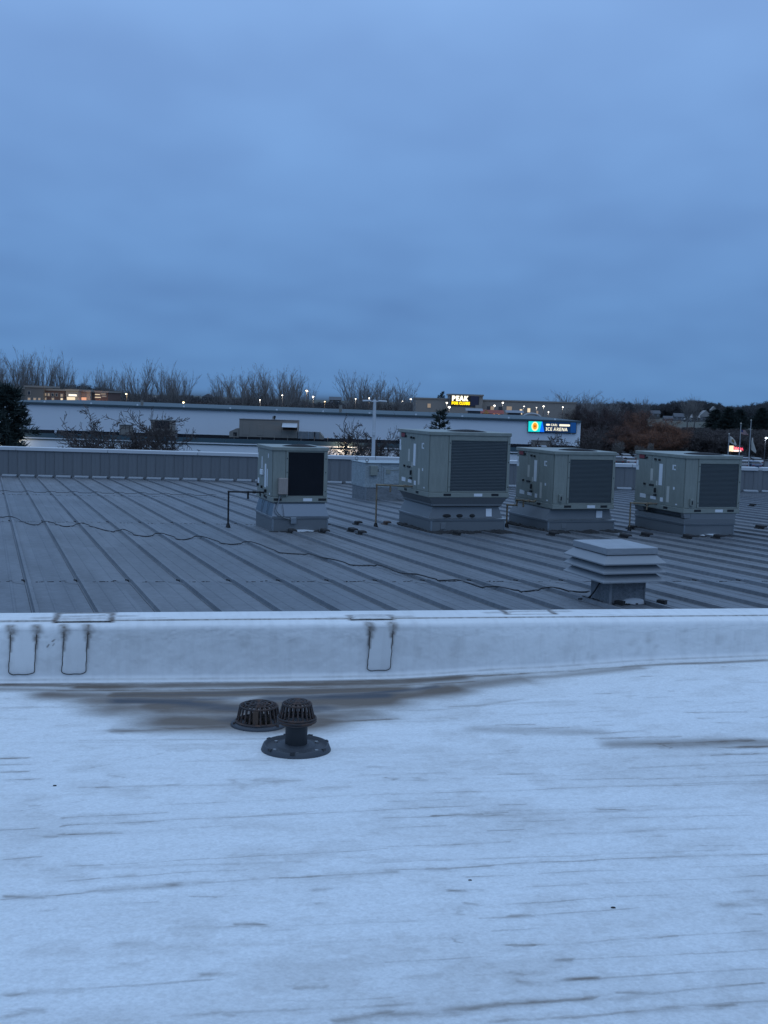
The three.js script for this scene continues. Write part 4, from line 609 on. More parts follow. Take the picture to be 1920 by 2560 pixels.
// ================================================================== ARENA: white hall with a low flat annex in front
const AZ = 110, NZ = 100.5;
const teal = std(rgb(0.045, 0.085, 0.105), 0.6), white = std(rgb(0.70, 0.73, 0.76), 0.7), tan = std(rgb(0.21, 0.19, 0.165), 0.7);
{
  const xl = at(-60, 1000, AZ).x, xr = at(1451, 1080, AZ).x, g = thing('ice_arena', V3((xl + xr) / 2, 0, -AZ), 0, 'long white hall with teal trimmed flat annex and a glowing sign', 'building'), o = (xl + xr) / 2;
  const yT = x => lerp(CAMY - 30.5 / FPX * AZ, CAMY - 37.5 / FPX * AZ, (x - xl) / (xr - xl)), L = x => x - o;
  const hall = new THREE.Shape(); hall.moveTo(L(xl), 0); hall.lineTo(L(xr), 0); hall.lineTo(L(xr), yT(xr) - 0.14); hall.lineTo(L(xl), yT(xl) - 0.14); hall.closePath();
  const w = B().geo(new THREE.ExtrudeGeometry(hall, { depth: 38, bevelEnabled: false }), 0, 0, -38).build('hall_wall', white, g);
  const n = Math.round((xr - xl) / 4.55);
  for (let k = 0; k < n; k++) {
    const a = lerp(xl, xr, k / n), b = lerp(xl, xr, (k + 1) / n), an = Math.atan2(yT(b) - yT(a), b - a);
    B().geo(new THREE.BoxGeometry(b - a - 0.02, 0.16, 38.3), L((a + b) / 2), (yT(a) + yT(b)) / 2 - 0.08, -18.9, 0, 0, an).build('coping', std(rgb(0.055, 0.085, 0.10), 0.8), w);
    B().geo(new THREE.CylinderGeometry(0.07, 0.09, 0.18, 8), L(a) + 2, yT(a) + 0.04, -0.3).build('vent_cap', std(rgb(0.6, 0.62, 0.64), 0.5), w);
    B().box(L(a) - 0.03, L(a) + 0.03, 0, yT(a) - 0.25, 0.001, 0.02).build('panel_joint', white, w);
  }
  for (const [u, h] of [[355, 0.55], [852, 0.75]]) B().cyl(L(at(u, 1000, AZ + 2).x), yT(at(u, 1000, AZ).x) - 0.05, -2, 0.14, 0.14, h, 10).build('roof_vent', tan, w);
  // annex
  const z0 = AZ - NZ, ax0 = L(xl), ax1 = L(at(1470, 1100, NZ).x), a = B().box(ax0, ax1, 0, 6.18, 0.02, z0, 0).build('annex', white, g);
  B().box(ax0 - 0.2, ax1 + 0.2, 6.181, 6.235, 0.05, z0 + 0.15).build('annex_roof', new THREE.MeshPhysicalMaterial({ color: rgb(0.012, 0.013, 0.016), roughness: 1, specularIntensity: 0 }), a);
  const m = Math.round((ax1 - ax0) / 6.1);
  for (let k = 0; k < m; k++) { const p = lerp(ax0, ax1, k / m), q = lerp(ax0, ax1, (k + 1) / m) - 0.015; B().box(p, q, 5.90, 6.265, z0 + 0.16, z0 + 0.20).build('fascia_panel', teal, a); B().box(p, q, 5.69, 5.78, z0 + 0.06, z0 + 0.09).build('trim_strip', teal, a); }
  B().box(ax0, ax1, 5.785, 5.898, z0 + 0.002, z0 + 0.17).build('soffit', white, a);
  for (const u of [139, 440]) B().cyl(L(at(u, 1085, 101.5).x), 6.236, z0 - 1, 0.09, 0.09, 0.26, 10).build('vent_pipe', std(rgb(0.6, 0.62, 0.65), 0.5), a);
  for (let u = 585; u < 880; u += 33.5) B().cyl(L(at(u, 1095, NZ + 0.4).x), 6.236, z0 - 0.4, 0.02, 0.02, 0.42, 6).build('guard_post', tan, a);
  // lit sign on the hall
  const cv = document.createElement('canvas'); cv.width = 1024; cv.height = 208; const c = cv.getContext('2d');
  c.fillStyle = '#04244a'; c.fillRect(0, 0, 1024, 208); const sky = c.createLinearGradient(0, 0, 360, 0); void sky;
  c.fillStyle = '#0a6cf0'; c.beginPath(); c.moveTo(0, 0); c.lineTo(300, 0); c.lineTo(345, 208); c.lineTo(0, 208); c.fill();
  c.fillStyle = '#12d8d8'; c.beginPath(); c.moveTo(0, 0); c.lineTo(285, 0); c.lineTo(245, 208); c.lineTo(0, 208); c.fill();
  c.fillStyle = '#fff3b0'; c.beginPath(); c.ellipse(140, 100, 72, 92, 0, 0, 7); c.fill(); c.fillStyle = '#ff9d08'; c.beginPath(); c.ellipse(140, 96, 50, 68, 0, 0, 7); c.fill(); c.fillStyle = '#b05a00'; c.fillRect(135, 100, 9, 50); c.beginPath(); c.ellipse(139, 96, 26, 20, 0, 0, 7); c.fill();
  c.fillStyle = '#06356f'; c.fillRect(910, 0, 114, 208);
  c.fillStyle = '#fffbe0'; c.font = 'bold 62px sans-serif'; c.fillText('CARL', 478, 82); c.beginPath(); c.roundRect(378, 40, 84, 38, 18); c.fill(); c.beginPath(); c.roundRect(660, 40, 232, 42, 16); c.fill();
  c.font = 'bold 92px sans-serif'; c.fillText('ICE ARENA', 372, 178);
  const t = new THREE.CanvasTexture(cv); t.colorSpace = THREE.SRGBColorSpace;
  const s0 = at(1321, 1066, AZ - 0.2), s1 = at(1440, 1069.5, AZ - 0.2), sw = s1.x - s0.x, sh = 25.5 / FPX * AZ, my = (s0.y + s1.y) / 2, s = thing('lit_sign', V3((s0.x + s1.x) / 2, my - sh / 2, -AZ + 0.2), 0, 'glowing blue and teal sign reading ICE ARENA on the white hall', 'sign');
  B().box(-sw / 2 - 0.05, sw / 2 + 0.05, -0.05, sh + 0.05, -0.18, 0, 0.03).build('sign_box', black, s);
  const face = B().geo(new THREE.PlaneGeometry(sw, sh), 0, sh / 2, 0.01).build('sign_face', new THREE.MeshStandardMaterial({ color: 0x111111, emissive: 0xffffff, emissiveMap: t, emissiveIntensity: 1.15, roughness: 0.6 }), s); face.castShadow = false;
  const rl = new THREE.RectAreaLight(rgb(0.6, 0.85, 1), 0.5, sw, sh); rl.position.set(0, sh / 2, 0.03); rl.rotation.y = Math.PI; s.add(rl);
}
// equipment on the annex roof
{
  const Y = 6.237, X = (u, z) => at(u, 1080, z).x;
  const z = 103.5, k = z / FPX, g = thing('large_air_handler', V3(X(671, z), Y, -z), 0, 'long tan air handler with rain hood on the annex roof', 'air handler');
  const b = B().box(-73 * k, 72 * k, 0.12, 47 * k, -2.2, 0, 0.02).build('housing', tan, g); B().box(-74 * k, 72.6 * k, 47 * k, 48.2 * k, -2.25, 0.05).build('roof_cap', std(rgb(0.12, 0.12, 0.12), 0.7), g);
  B().box(-74 * k, 100 * k, 0, 0.13, -2.0, -0.1).build('base_frame', black, g);
  for (const [p, q, t] of [[-65, -48, 37], [-28, -13, 35], [17, 33, 35], [48, 56, 20]]) B().box(p * k, q * k, 0.3, t * k, 0.0, 0.025, 0.01).build('access_door', tan, b);
  B().tris([[35, 41, 0.02], [35.5, 31, 0.9], [72, 31, 0.9], [35, 41, 0.02], [72, 31, 0.9], [72, 41, 0.02], [35, 41, 0.02], [35.5, 31, 0.02], [35.5, 31, 0.9], [72, 41, 0.02], [72, 31, 0.9], [72, 31, 0.02]].flatMap(([x, y, w]) => [x * k, y * k, w])).build('rain_hood', std(rgb(0.40, 0.42, 0.44), 0.5), g);
  B().box(36 * k, 71.5 * k, 24 * k, 33 * k, 0.0, 0.04).build('intake_grille', black, g);
  B().box(73 * k, 127 * k, 0.1, 21 * k, -1.6, -0.05, 0.02).build('duct_section', galvDull, g); B().box(99 * k, 101 * k, 0.1, 21 * k, -0.05, 0.0).build('duct_joint', galv, g); B().box(114 * k, 117 * k, 0.1, 21 * k, -0.05, 0.0).build('duct_joint', black, g);
  B().loft([[127 * k, 137 * k, -1.6, -0.1, 0.1], [127 * k, 137 * k, -1.6, -0.1, 9 * k], [127 * k, 128 * k, -1.6, -0.1, 20 * k]]).build('duct_end', tan, g);
  B().loft([[-98 * k, -74 * k, -1.4, -0.1, 0.05], [-98 * k, -74 * k, -1.4, -0.1, 15 * k], [-80 * k, -74 * k, -1.4, -0.1, 24 * k]]).build('end_box', tan, g); B().box(-88 * k, -79 * k, 5 * k, 14 * k, -0.1, -0.07).build('inspection_window', black, g);
  B().cyl(9 * k, 48 * k, -0.8, 0.07, 0.07, 0.30, 8).build('flue', tan, g); B().cyl(13 * k, 48 * k, -0.8, 0.04, 0.1, 0.34, 8).build('flue_cap', black, g);
}
{
  const Y = 6.237, z = 103, k = z / FPX, X = u => at(u, 1080, z).x, g = thing('condenser_unit', V3(X(404), Y, -z), 0, 'tan condensing unit with dark coil face on the annex roof', 'air conditioner');
  B().box(-27 * k, 27 * k, 0, 38 * k, -1.6, 0, 0.02).build('housing', tan, g); B().box(-28 * k, 28 * k, 38 * k, 39.5 * k, -1.65, 0.04).build('top_panel', std(rgb(0.14, 0.14, 0.13), 0.7), g);
  B().box(-17 * k, 19 * k, 19 * k, 37 * k, -0.02, 0.015).build('coil', black, g); B().box(-15 * k, 19 * k, 4 * k, 13 * k, -0.02, 0.012).build('fan_panel', black, g); B().box(-5 * k, 9 * k, 6 * k, 11 * k, 0.012, 0.03).build('vent_plate', tan, g);
  B().box(27 * k, 34 * k, 0, 11 * k, -0.5, -0.1).build('pipe_box', tan, g);
  const h = thing('exhaust_fan_box', V3(X(311), Y, -103.2), 0, 'small tan exhaust box behind the bare crab apple branches', 'exhaust fan'); B().box(-14 * k, 14 * k, 0, 23 * k, -1, 0, 0.02).build('housing', tan, h); B().box(-15 * k, 15 * k, 23 * k, 25 * k, -1.05, 0.05).build('lid', std(rgb(0.12, 0.12, 0.12), 0.7), h);
  const X2 = at(1355, 1110, z).x, q = thing('vent_housing', V3(X2, Y, -z), 0, 'low brown vent housing on annex roof below the glowing sign', 'roof vent'); B().box(-23 * k, 23 * k, 0, 16 * k, -1.2, 0, 0.02).build('housing', tan, q); B().box(-12 * k, 12 * k, 0.05, 5 * k, 0, 0.02).build('grille', white, q); B().box(-24 * k, 24 * k, 16 * k, 17.2 * k, -1.25, 0.05).build('lid', std(rgb(0.14, 0.13, 0.12), 0.7), q);
}
function wallLamp(u, v, z, col, I, label) {
  const p = at(u, v, z), g = thing('wall_lamp', p, 0, label, 'lamp');
  B().box(-0.16, 0.16, -0.12, 0.12, -0.12, 0, 0.02).build('housing', black, g); const l = B().box(-0.13, 0.13, -0.10, 0.06, 0.001, 0.03, 0.01).build('lens', glow(col, 4), g); l.castShadow = false;
  const pl = new THREE.PointLight(col, I); pl.position.set(0, -0.1, 0.5); pl.castShadow = true; g.add(pl);
}
wallLamp(22, 1103, NZ - 0.3, rgb(1, 0.9, 0.7), 6, 'lit wall lamp on the annex shining through the dark pine');
wallLamp(862, 1107, NZ - 0.3, rgb(1, 0.75, 0.5), 9, 'warm wall lamp on annex behind the bare tree by the light pole');

// ================================================================== TREES
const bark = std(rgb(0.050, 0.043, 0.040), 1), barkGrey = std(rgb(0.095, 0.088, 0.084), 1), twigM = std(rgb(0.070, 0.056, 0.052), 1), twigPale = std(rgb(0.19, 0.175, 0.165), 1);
function segPush(P, a, b, r0, r1, n = 3) {
  const d = b.clone().sub(a).normalize(), u = Math.abs(d.y) > 0.9 ? V3(1, 0, 0) : V3(0, 1, 0), s = u.cross(d).normalize(), t = d.clone().cross(s), A = [], C = [];
  for (let k = 0; k < n; k++) { const an = k / n * 6.2832, x = Math.cos(an), y = Math.sin(an); A.push([a.x + (s.x * x + t.x * y) * r0, a.y + (s.y * x + t.y * y) * r0, a.z + (s.z * x + t.z * y) * r0]); C.push([b.x + (s.x * x + t.x * y) * r1, b.y + (s.y * x + t.y * y) * r1, b.z + (s.z * x + t.z * y) * r1]); }
  for (let k = 0; k < n; k++) { const l = (k + 1) % n; P.push(...A[k], ...A[l], ...C[l], ...A[k], ...C[l], ...C[k]); }
}
function growTree(seed, o) {
  const r = rngOf(seed), T = [], Q = [], LF = [], rv = () => V3(r() - 0.5, r() - 0.5, r() - 0.5).multiplyScalar(2);
  const branch = (p, d, len, rad, lv) => {
    const n = lv <= 1 ? 5 : lv === 2 ? 3 : 2; let c = p.clone(), dir = d.clone();
    for (let k = 0; k < n; k++) {
      dir.addScaledVector(rv(), o.wob).addScaledVector(V3(0, 1, 0), o.up).normalize();
      const e = c.clone().addScaledVector(dir, len / n), r0 = rad * (1 - k / n * 0.75), r1 = rad * (1 - (k + 1) / n * 0.75);
      segPush(Q, c, e, Math.max(o.minR, r0), Math.max(o.minR, r1), lv <= 1 ? 4 : 3);
      if (lv < o.levels && (k > 0 || lv > 1)) for (let q = 0; q < o.kids[lv - 1]; q++) {
        const side = rv().cross(dir).normalize(), an = o.ang * (0.6 + 0.8 * r()), nd = dir.clone().multiplyScalar(Math.cos(an)).addScaledVector(side, Math.sin(an));
        branch(c.clone().lerp(e, r()), nd.normalize(), len * (o.ratio * (0.6 + 0.7 * r())) * (1 - 0.35 * k / n), r0 * 0.5, lv + 1);
      }
      if (lv >= o.levels - 1 && o.leaf) for (let q = 0; q < o.leaf; q++) { const x = e.clone().addScaledVector(rv(), o.leafSpread), a = rv().multiplyScalar(o.leafSize), b = rv().multiplyScalar(o.leafSize); LF.push(x.x, x.y, x.z, x.x + a.x, x.y + a.y, x.z + a.z, x.x + b.x, x.y + b.y, x.z + b.z); }
      c = e;
    }
  };
  const fork = o.h * o.fork; let c = V3(0, -0.1, 0), tr = o.h * 0.018;
  for (let k = 0; k < 4; k++) { const e = V3((r() - 0.5) * 0.15, fork * (k + 1) / 4, (r() - 0.5) * 0.15); segPush(T, c, e, tr * (1.5 - k * 0.15), tr * (1.35 - k * 0.15), 7); c = e; }
  for (let k = 0; k < o.stems; k++) { const az = k * 2.4 + r(), ti = o.tilt * (0.15 + 0.85 * Math.sqrt((k + 0.5) / o.stems)); branch(V3(c.x, fork * (0.75 + 0.25 * r()), c.z), V3(Math.sin(ti) * Math.cos(az), Math.cos(ti), Math.sin(ti) * Math.sin(az)), (o.h - fork) * (0.75 + 0.25 * r()), tr * 0.7, 1); }
  let hi = 0; for (let k = 1; k < Q.length; k += 3) if (Q[k] > hi) hi = Q[k]; const nf = o.h / hi;   // exact height
  const mk = P => { const g = new THREE.BufferGeometry(); g.setAttribute('position', new THREE.Float32BufferAttribute(P, 3)); g.scale(nf, nf, nf); g.computeVertexNormals(); return g; };
  return { trunk: mk(T), crown: mk(Q), leaves: LF.length ? mk(LF) : null };
}
function treeThing(name, t, pos, label, group, bm, cm, lm, turn, sc) {
  const g = thing(name, pos, turn, label, 'tree', group); const add = (n, ge, m) => { const q = new THREE.Mesh(ge, m); q.name = n; g.add(q); };
  add('trunk', t.trunk, bm); add('crown', t.crown, cm); if (t.leaves) add('leaves', t.leaves, lm); if (sc) g.scale.set(sc[0], sc[1], sc[0]); return prep(g);
}
const tall = [1, 2, 3].map(s => growTree(100 + s, { h: 18, fork: 0.20, stems: 13, tilt: 0.40, wob: 0.035, up: 0.05, levels: 4, kids: [3, 2, 2], ang: 0.42, ratio: 0.40, minR: 0.011 }));
const crab = [1, 2].map(s => growTree(200 + s, { h: 9.4, fork: 0.22, stems: 7, tilt: 0.95, wob: 0.26, up: 0.03, levels: 4, kids: [4, 4, 3], ang: 0.85, ratio: 0.42, minR: 0.017 }));
const oak = [1, 2].map(s => growTree(300 + s, { h: 10.5, fork: 0.16, stems: 9, tilt: 0.85, wob: 0.18, up: 0.03, levels: 4, kids: [3, 3, 2], ang: 0.8, ratio: 0.42, minR: 0.012, leaf: 4, leafSpread: 0.5, leafSize: 0.12 }));
const ground = (u, z) => at(u, horizonY(u), z).setY(0);
// tall upright trees behind the arena: [pixel x, pixel top, distance, width]
[[-20, 868, 215, 1, "half out of view over the dark pine"], [25, 862, 205, 1.0, "rising straight over the dark pine"], [62, 872, 220, 0.95, "over the pale shop by the pine"], [108, 862, 205, 0.9, "slender, over the pale stucco shop"], [158, 872, 210, 0.8, "narrow, over the brightly lit shop"], [195, 922, 230, 0.7, "short, over the reddish shop window"], [258, 903, 220, 0.85, "over the end of the shop row"], [290, 912, 235, 0.9, "just left of the street lamp by the shops"], [348, 893, 205, 1.15, "broad fan shaped, right of the street lamp by the shops"], [418, 905, 225, 1.0, "between broad fan tree and brightest yellow lamp"], [445, 898, 215, 1.0, "right over the brightest yellow lamp"], [548, 930, 230, 0.9, "low, left of the big clump over the tan air handler"], [600, 912, 205, 1.2, "first of the big clump over the tan air handler"], [645, 905, 212, 1.2, "tallest of the big clump over the tan air handler"], [690, 908, 205, 1.1, "inside the big clump beside the tallest one"], [728, 912, 218, 1.15, "last tall one of the big clump over the air handler"], [760, 938, 225, 0.8, "short, beside the highest yellow lamp"], [892, 922, 205, 1.3, "tallest of the clump left of the light pole"], [935, 925, 215, 1.3, "directly behind the grey light pole"], [985, 938, 210, 1.2, "right of the grey light pole"], [1015, 950, 225, 0.9, "low, at left end of club building"]].forEach(([u, v, z, w, l], i) => {
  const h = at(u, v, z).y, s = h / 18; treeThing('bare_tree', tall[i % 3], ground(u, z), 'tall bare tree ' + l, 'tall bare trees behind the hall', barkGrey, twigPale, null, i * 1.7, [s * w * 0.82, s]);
});
// round bare trees on the skyline right of the hall
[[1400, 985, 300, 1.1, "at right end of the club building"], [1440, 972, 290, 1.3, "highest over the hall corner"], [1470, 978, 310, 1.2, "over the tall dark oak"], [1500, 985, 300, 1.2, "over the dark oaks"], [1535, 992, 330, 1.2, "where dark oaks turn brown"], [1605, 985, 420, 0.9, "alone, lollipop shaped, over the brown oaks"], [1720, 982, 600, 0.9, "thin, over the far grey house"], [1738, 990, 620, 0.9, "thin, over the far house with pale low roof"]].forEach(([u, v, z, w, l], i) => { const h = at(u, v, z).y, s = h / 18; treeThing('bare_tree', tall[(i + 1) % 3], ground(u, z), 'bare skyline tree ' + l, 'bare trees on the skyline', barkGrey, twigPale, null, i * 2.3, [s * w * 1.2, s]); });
treeThing('crab_apple_tree', crab[0], ground(300, 70), 'spreading bare crab apple before the annex, left of the tan air handler', 'bare crab apples before the annex', bark, twigM, null, 0.4, [1.02, 0.98]);
treeThing('crab_apple_tree', crab[1], ground(372, 66), 'spreading bare crab apple in front of the tan condensing unit', 'bare crab apples before the annex', bark, twigM, null, 2.2, [0.6, 0.99]);
treeThing('crab_apple_tree', crab[1], ground(905, 68), 'dense bare crab apple beside the grey light pole', 'bare crab apples before the annex', bark, twigM, null, 1.0, [0.62, 0.98]);
treeThing('crab_apple_tree', crab[0], ground(985, 72), 'bare crab apple right of the grey light pole', 'bare crab apples before the annex', bark, twigM, null, 3.6, [0.55, 0.92]);
const rust1 = std(rgb(0.21, 0.095, 0.055), 1), dkLeaf = std(rgb(0.066, 0.046, 0.046), 1), rust2 = std(rgb(0.14, 0.070, 0.050), 1);
[[1405, 1032, 255, dkLeaf, 0.9, 'dark bare oak just clear of the right end of the hall'], [1470, 1006, 248, dkLeaf, 1.0, 'tall dark oak behind the corner of the hall'], [1535, 1010, 252, dkLeaf, 1.0, 'dark oak between hall corner and rusty oaks'], [1590, 1020, 246, rust2, 1.0, 'dim brown oak beside the darker oaks'], [1640, 1032, 240, rust1, 1.0, 'rust brown oak keeping its dead leaves'], [1688, 1060, 238, rust1, 1.1, 'low rusty oak at edge of the brown thicket'], [1505, 1062, 236, dkLeaf, 1.4, 'low dark oak behind the gap between two rooftop units'], [1575, 1060, 234, rust2, 1.4, 'low brown oak behind the flared curb rooftop unit'], [1440, 1065, 235, dkLeaf, 1.4, 'low dark oak in shade of the hall corner'], [1620, 1075, 232, rust1, 1.5, 'low rust oak before the tall rusty one']].forEach(([u, v, z, m, w, l], i) => { const h = at(u, v, z).y, s = h / 10.5; treeThing('oak_tree', oak[i % 2], ground(u, z), l, 'oak thicket beside the hall', bark, twigM, m, i * 1.3, [s * w * 1.15, s]); });
treeThing('crab_apple_tree', crab[0], ground(1432, 97), 'bare crab apple with thin branches across the hall corner by the glowing sign', 'bare crab apples before the annex', bark, twigM, null, 5.1, [0.75, at(1432, 1050, 97).y / 9.4]);
const paleLeaf = std(rgb(0.20, 0.18, 0.16), 1);
[[1552, 1098, 226, 'dull pale shrub left of other pale shrubs'], [1600, 1112, 224, 'middle pale shrub behind flared curb unit'], [1620, 1116, 222, 'smallest pale shrub behind flared curb unit'], [1633, 1106, 223, 'brightest pale shrub over the flared curb unit corner']].forEach(([u, v, z, l], i) => { const h = at(u, v, z).y, g = treeThing('pale_shrub', oak[i % 2], ground(u, z), l, 'pale shrubs by the parking lot', bark, twigM, paleLeaf, i, [h / 10.5 * 0.6, h / 10.5]); g.userData.category = 'shrub'; });
// conifers
function conifer(seed, o) {
  const r = rngOf(seed), T = [], Q = [], N = [];
  segPush(T, V3(0, -0.1, 0), V3(0, o.h * 0.96, 0), o.h * 0.022, 0.03, 7);
  const tuft = (c, d, s) => { for (let k = 0; k < o.needles; k++) { const a = V3(r() - 0.5, r() - 0.35, r() - 0.5).multiplyScalar(2).addScaledVector(d, 0.9).normalize().multiplyScalar(s * (0.6 + 0.6 * r())), w = V3(r() - 0.5, r() - 0.5, r() - 0.5).multiplyScalar(s * 0.28), b = c.clone().add(V3(r() - 0.5, r() - 0.5, r() - 0.5).multiplyScalar(s * 0.7)); N.push(b.x - w.x, b.y - w.y, b.z - w.z, b.x + w.x, b.y + w.y, b.z + w.z, b.x + a.x, b.y + a.y, b.z + a.z); } };
  const n = o.boughs;
  for (let k = 0; k < n; k++) {
    const t = (k + r()) / n, y = o.h * lerp(o.low, 0.97, t), R = o.rad * (o.pine ? (0.16 + 0.95 * Math.pow(1 - t, 0.8)) * (0.55 + 0.55 * r()) : (1 - t) * (0.75 + 0.45 * r()) + 0.12), az = k * 2.4 + r(), d = V3(Math.cos(az), o.pine ? 0.22 : -0.12 + 0.5 * t, Math.sin(az)).normalize();
    const e = V3(0, y, 0).addScaledVector(d, R); e.y += o.pine ? 0.12 * R : -0.10 * R; segPush(Q, V3(0, y, 0), e, 0.05 * (1 - t) + 0.02, 0.015);
    const m = Math.max(2, Math.round(R / o.step)); for (let q = 1; q <= m; q++) { const c = V3(0, y, 0).lerp(e, q / m), sp = R * 0.22 * (o.pine ? 1 : (1.15 - q / m)); for (let z = 0; z < (o.pine ? 6 : 4); z++) tuft(c.clone().add(V3((r() - 0.5) * 2 * sp, (r() - 0.5) * 0.6 * sp, (r() - 0.5) * 2 * sp)), d, o.tuft); }
  }
  const mk = P => { const g = new THREE.BufferGeometry(); g.setAttribute('position', new THREE.Float32BufferAttribute(P, 3)); g.computeVertexNormals(); return g; };
  return { trunk: mk(T), crown: mk(Q), leaves: mk(N) };
}
const needle = std(rgb(0.018, 0.030, 0.026), 0.9), pine = conifer(5, { h: 10.6, rad: 2.6, low: 0.14, boughs: 110, needles: 9, step: 0.5, tuft: 0.40, pine: true }), spruce = conifer(6, { h: 9.4, rad: 2.2, low: 0.1, boughs: 90, needles: 7, step: 0.4, tuft: 0.26 });
treeThing('pine_tree', pine, ground(8, 58), 'dark bushy pine before the white hall', undefined, bark, bark, needle, 0.8, [1.0, 0.97]);
treeThing('spruce_tree', spruce, ground(1101, 74), 'small pointed spruce peeking over the largest rooftop unit', undefined, bark, bark, needle, 0.3, [1.0, 1.03]);
[[1790, 480, 1.25, 10.2, 'beside the pale gable house'], [1822, 470, 1.35, 11, 'in the middle of the far pines'], [1850, 485, 1.2, 10.5, 'behind the tallest flagpole'], [1905, 500, 1.3, 11.5, 'standing apart over the cool white lamp']].forEach(([u, z, w, h, l], i) => treeThing('pine_tree', pine, ground(u, z), 'broad dark far pine ' + l, 'far pines by the houses', bark, bark, needle, i * 2, [w * 1.6, h / 10.5]));
[[1105, 270, 0.9], [1098, 275, 0.8]].forEach(([u, z, s], i) => treeThing('spruce_tree', spruce, ground(u, z), (i ? 'shorter' : 'taller') + ' far dark spruce above the roofline left of the PEAK sign', 'far spruces by the yellow sign', bark, bark, needle, i, [s * 1.2, (10 + 2.6 - i * 0.8) / 9.4]));
// woods that read as one mass
function woodland(seed, list, geo, mat, label) {
  const m = new THREE.InstancedMesh(geo, mat, list.length), q = new THREE.Object3D(), r = rngOf(seed); m.name = numbered('distant_woodland'); tag(m, label, 'woodland', null, 'stuff');
  list.forEach(([x, z, h, w], i) => { q.position.set(x, 0, -z); q.rotation.y = r() * 6.28; q.scale.set(w, h, w); q.updateMatrix(); m.setMatrixAt(i, q.matrix); const k = 0.75 + 0.5 * r(); m.setColorAt(i, rgb(k * (0.95 + 0.15 * r()), k, k)); });
  m.castShadow = m.receiveShadow = true; scene.add(m); return m;
}
const bushyT = growTree(900, { h: 1, fork: 0.06, stems: 11, tilt: 0.8, wob: 0.2, up: 0.05, levels: 4, kids: [3, 2, 2], ang: 0.75, ratio: 0.46, minR: 0.0028, leaf: 3, leafSpread: 0.06, leafSize: 0.030 });
const bushy = mergeGeometries([bushyT.crown, bushyT.leaves]);
const woodM = std(rgb(0.062, 0.061, 0.063), 1), scrubM = std(rgb(0.075, 0.064, 0.060), 1);
{
  const r = rngOf(404), far = [], mid = [], right = [], scrub = [];
  const top = (u) => u < 60 ? 958 : u < 330 ? lerp(958, 945, Math.sin((u - 60) / 270 * 3.1)) + (u > 200 ? (u - 200) * 0.10 : 0) : lerp(966, 992, (u - 330) / 600);
  for (let k = 0; k < 330; k++) { const u = -120 + r() * 1180, z = 380 + r() * 220, h = Math.max(5, at(u, top(u) + 8 * r() + 13, z).y) * (0.78 + 0.24 * r()); far.push([at(u, 1000, z).x, z, h, h * (0.75 + 0.4 * r())]); }
  for (let k = 0; k < 220; k++) { const u = -120 + r() * 1250, z = 190 + r() * 70, h = 5.6 + 3.0 * r(); if ((u > 40 && u < 275) || u > 1010) continue; mid.push([at(u, 1000, z).x, z, h * (u < 300 ? 0.9 : 1.05), h * (0.8 + 0.4 * r())]); }
  const rt = u => u < 1560 ? 1004 : lerp(1000, 1008, (u - 1560) / 360) - 6 * Math.sin(u * 0.03);
  for (let k = 0; k < 360; k++) { const u = 1020 + r() * 1020, z = (u > 1590 && u < 1810 ? 1080 : 700) + r() * 400, h = Math.max(8, at(u, rt(u) + 5 * r(), z).y) * (0.75 + 0.27 * r()); right.push([at(u, 1000, z).x, z, h, h * (0.8 + 0.4 * r())]); }
  for (let k = 0; k < 420; k++) { const u = 1360 + r() * 680, z = 235 + Math.pow(r(), 0.8) * 330, h = Math.min(6, Math.max(1.6, 10 - (u > 1590 ? 44 : 30) / FPX * z)) * (0.55 + 0.45 * r()); scrub.push([at(u, 1000, z).x, z, h, h * (0.9 + 0.5 * r())]); }
  woodland(1, far, bushy, woodM, 'dark wooded ridge far behind the white hall'); woodland(2, mid, bushy, scrubM, 'brushy bare hedgerow just behind the white hall');
  woodland(3, right, bushy, woodM, 'wooded skyline with far houses, right of the hall'); woodland(4, scrub, bushy, scrubM, 'grey brown scrub beyond the parking lot');
}
// ================================================================== FAR BUILDINGS
const brick = std(rgb(0.13, 0.075, 0.06), 0.9), stucco = std(rgb(0.26, 0.23, 0.20), 0.9), stone = std(rgb(0.24, 0.21, 0.18), 0.9), shopWall = std(rgb(0.15, 0.132, 0.115), 0.9), paneDark = std(rgb(0.03, 0.035, 0.045), 0.3), winW = glow(rgb(1, 0.80, 0.52), 0.9), winS = glow(rgb(1, 0.90, 0.74), 1.3), winB = glow(rgb(1, 0.93, 0.78), 2.2), winO = glow(rgb(1, 0.45, 0.25), 0.8), winD = glow(rgb(1, 0.75, 0.5), 0.25);
function block(name, u0, u1, vt, z, dep, mat, label, wins, opt = {}) {
  const a = at(u0, vt, z), b = at(u1, vt + 0.03 * (u1 - u0), z), w = b.x - a.x, h = opt.h || a.y, k = z / FPX, g = thing(name, V3((a.x + b.x) / 2, 0, -z), 0, label, 'building', opt.group);
  const wall = B().box(-w / 2, w / 2, 0, h, -dep, 0).build('wall', mat, g); B().box(-w / 2 - 0.15, w / 2 + 0.15, h, h + 0.3, -dep - 0.15, 0.15).build('cornice', opt.trim || stone, g);
  for (const [p0, p1, q0, q1, m] of wins) { const x0 = (p0 - (u0 + u1) / 2) * k, x1 = (p1 - (u0 + u1) / 2) * k, y1 = h - (q0 - vt) * k, y0 = Math.max(0.3, h - (q1 - vt) * k); const f = B().box(x0 - 0.1, x1 + 0.1, y0 - 0.1, y1 + 0.1, -0.05, 0.06).build('window', opt.frame || stucco, wall); const pn = B().box(x0, x1, y0, y1, 0.06, 0.075).build('pane', m, f); pn.castShadow = m.emissive && m.emissiveIntensity > 0.2 && m.emissive.r > 0 ? false : true; }
  return { g, w, h, k };
}
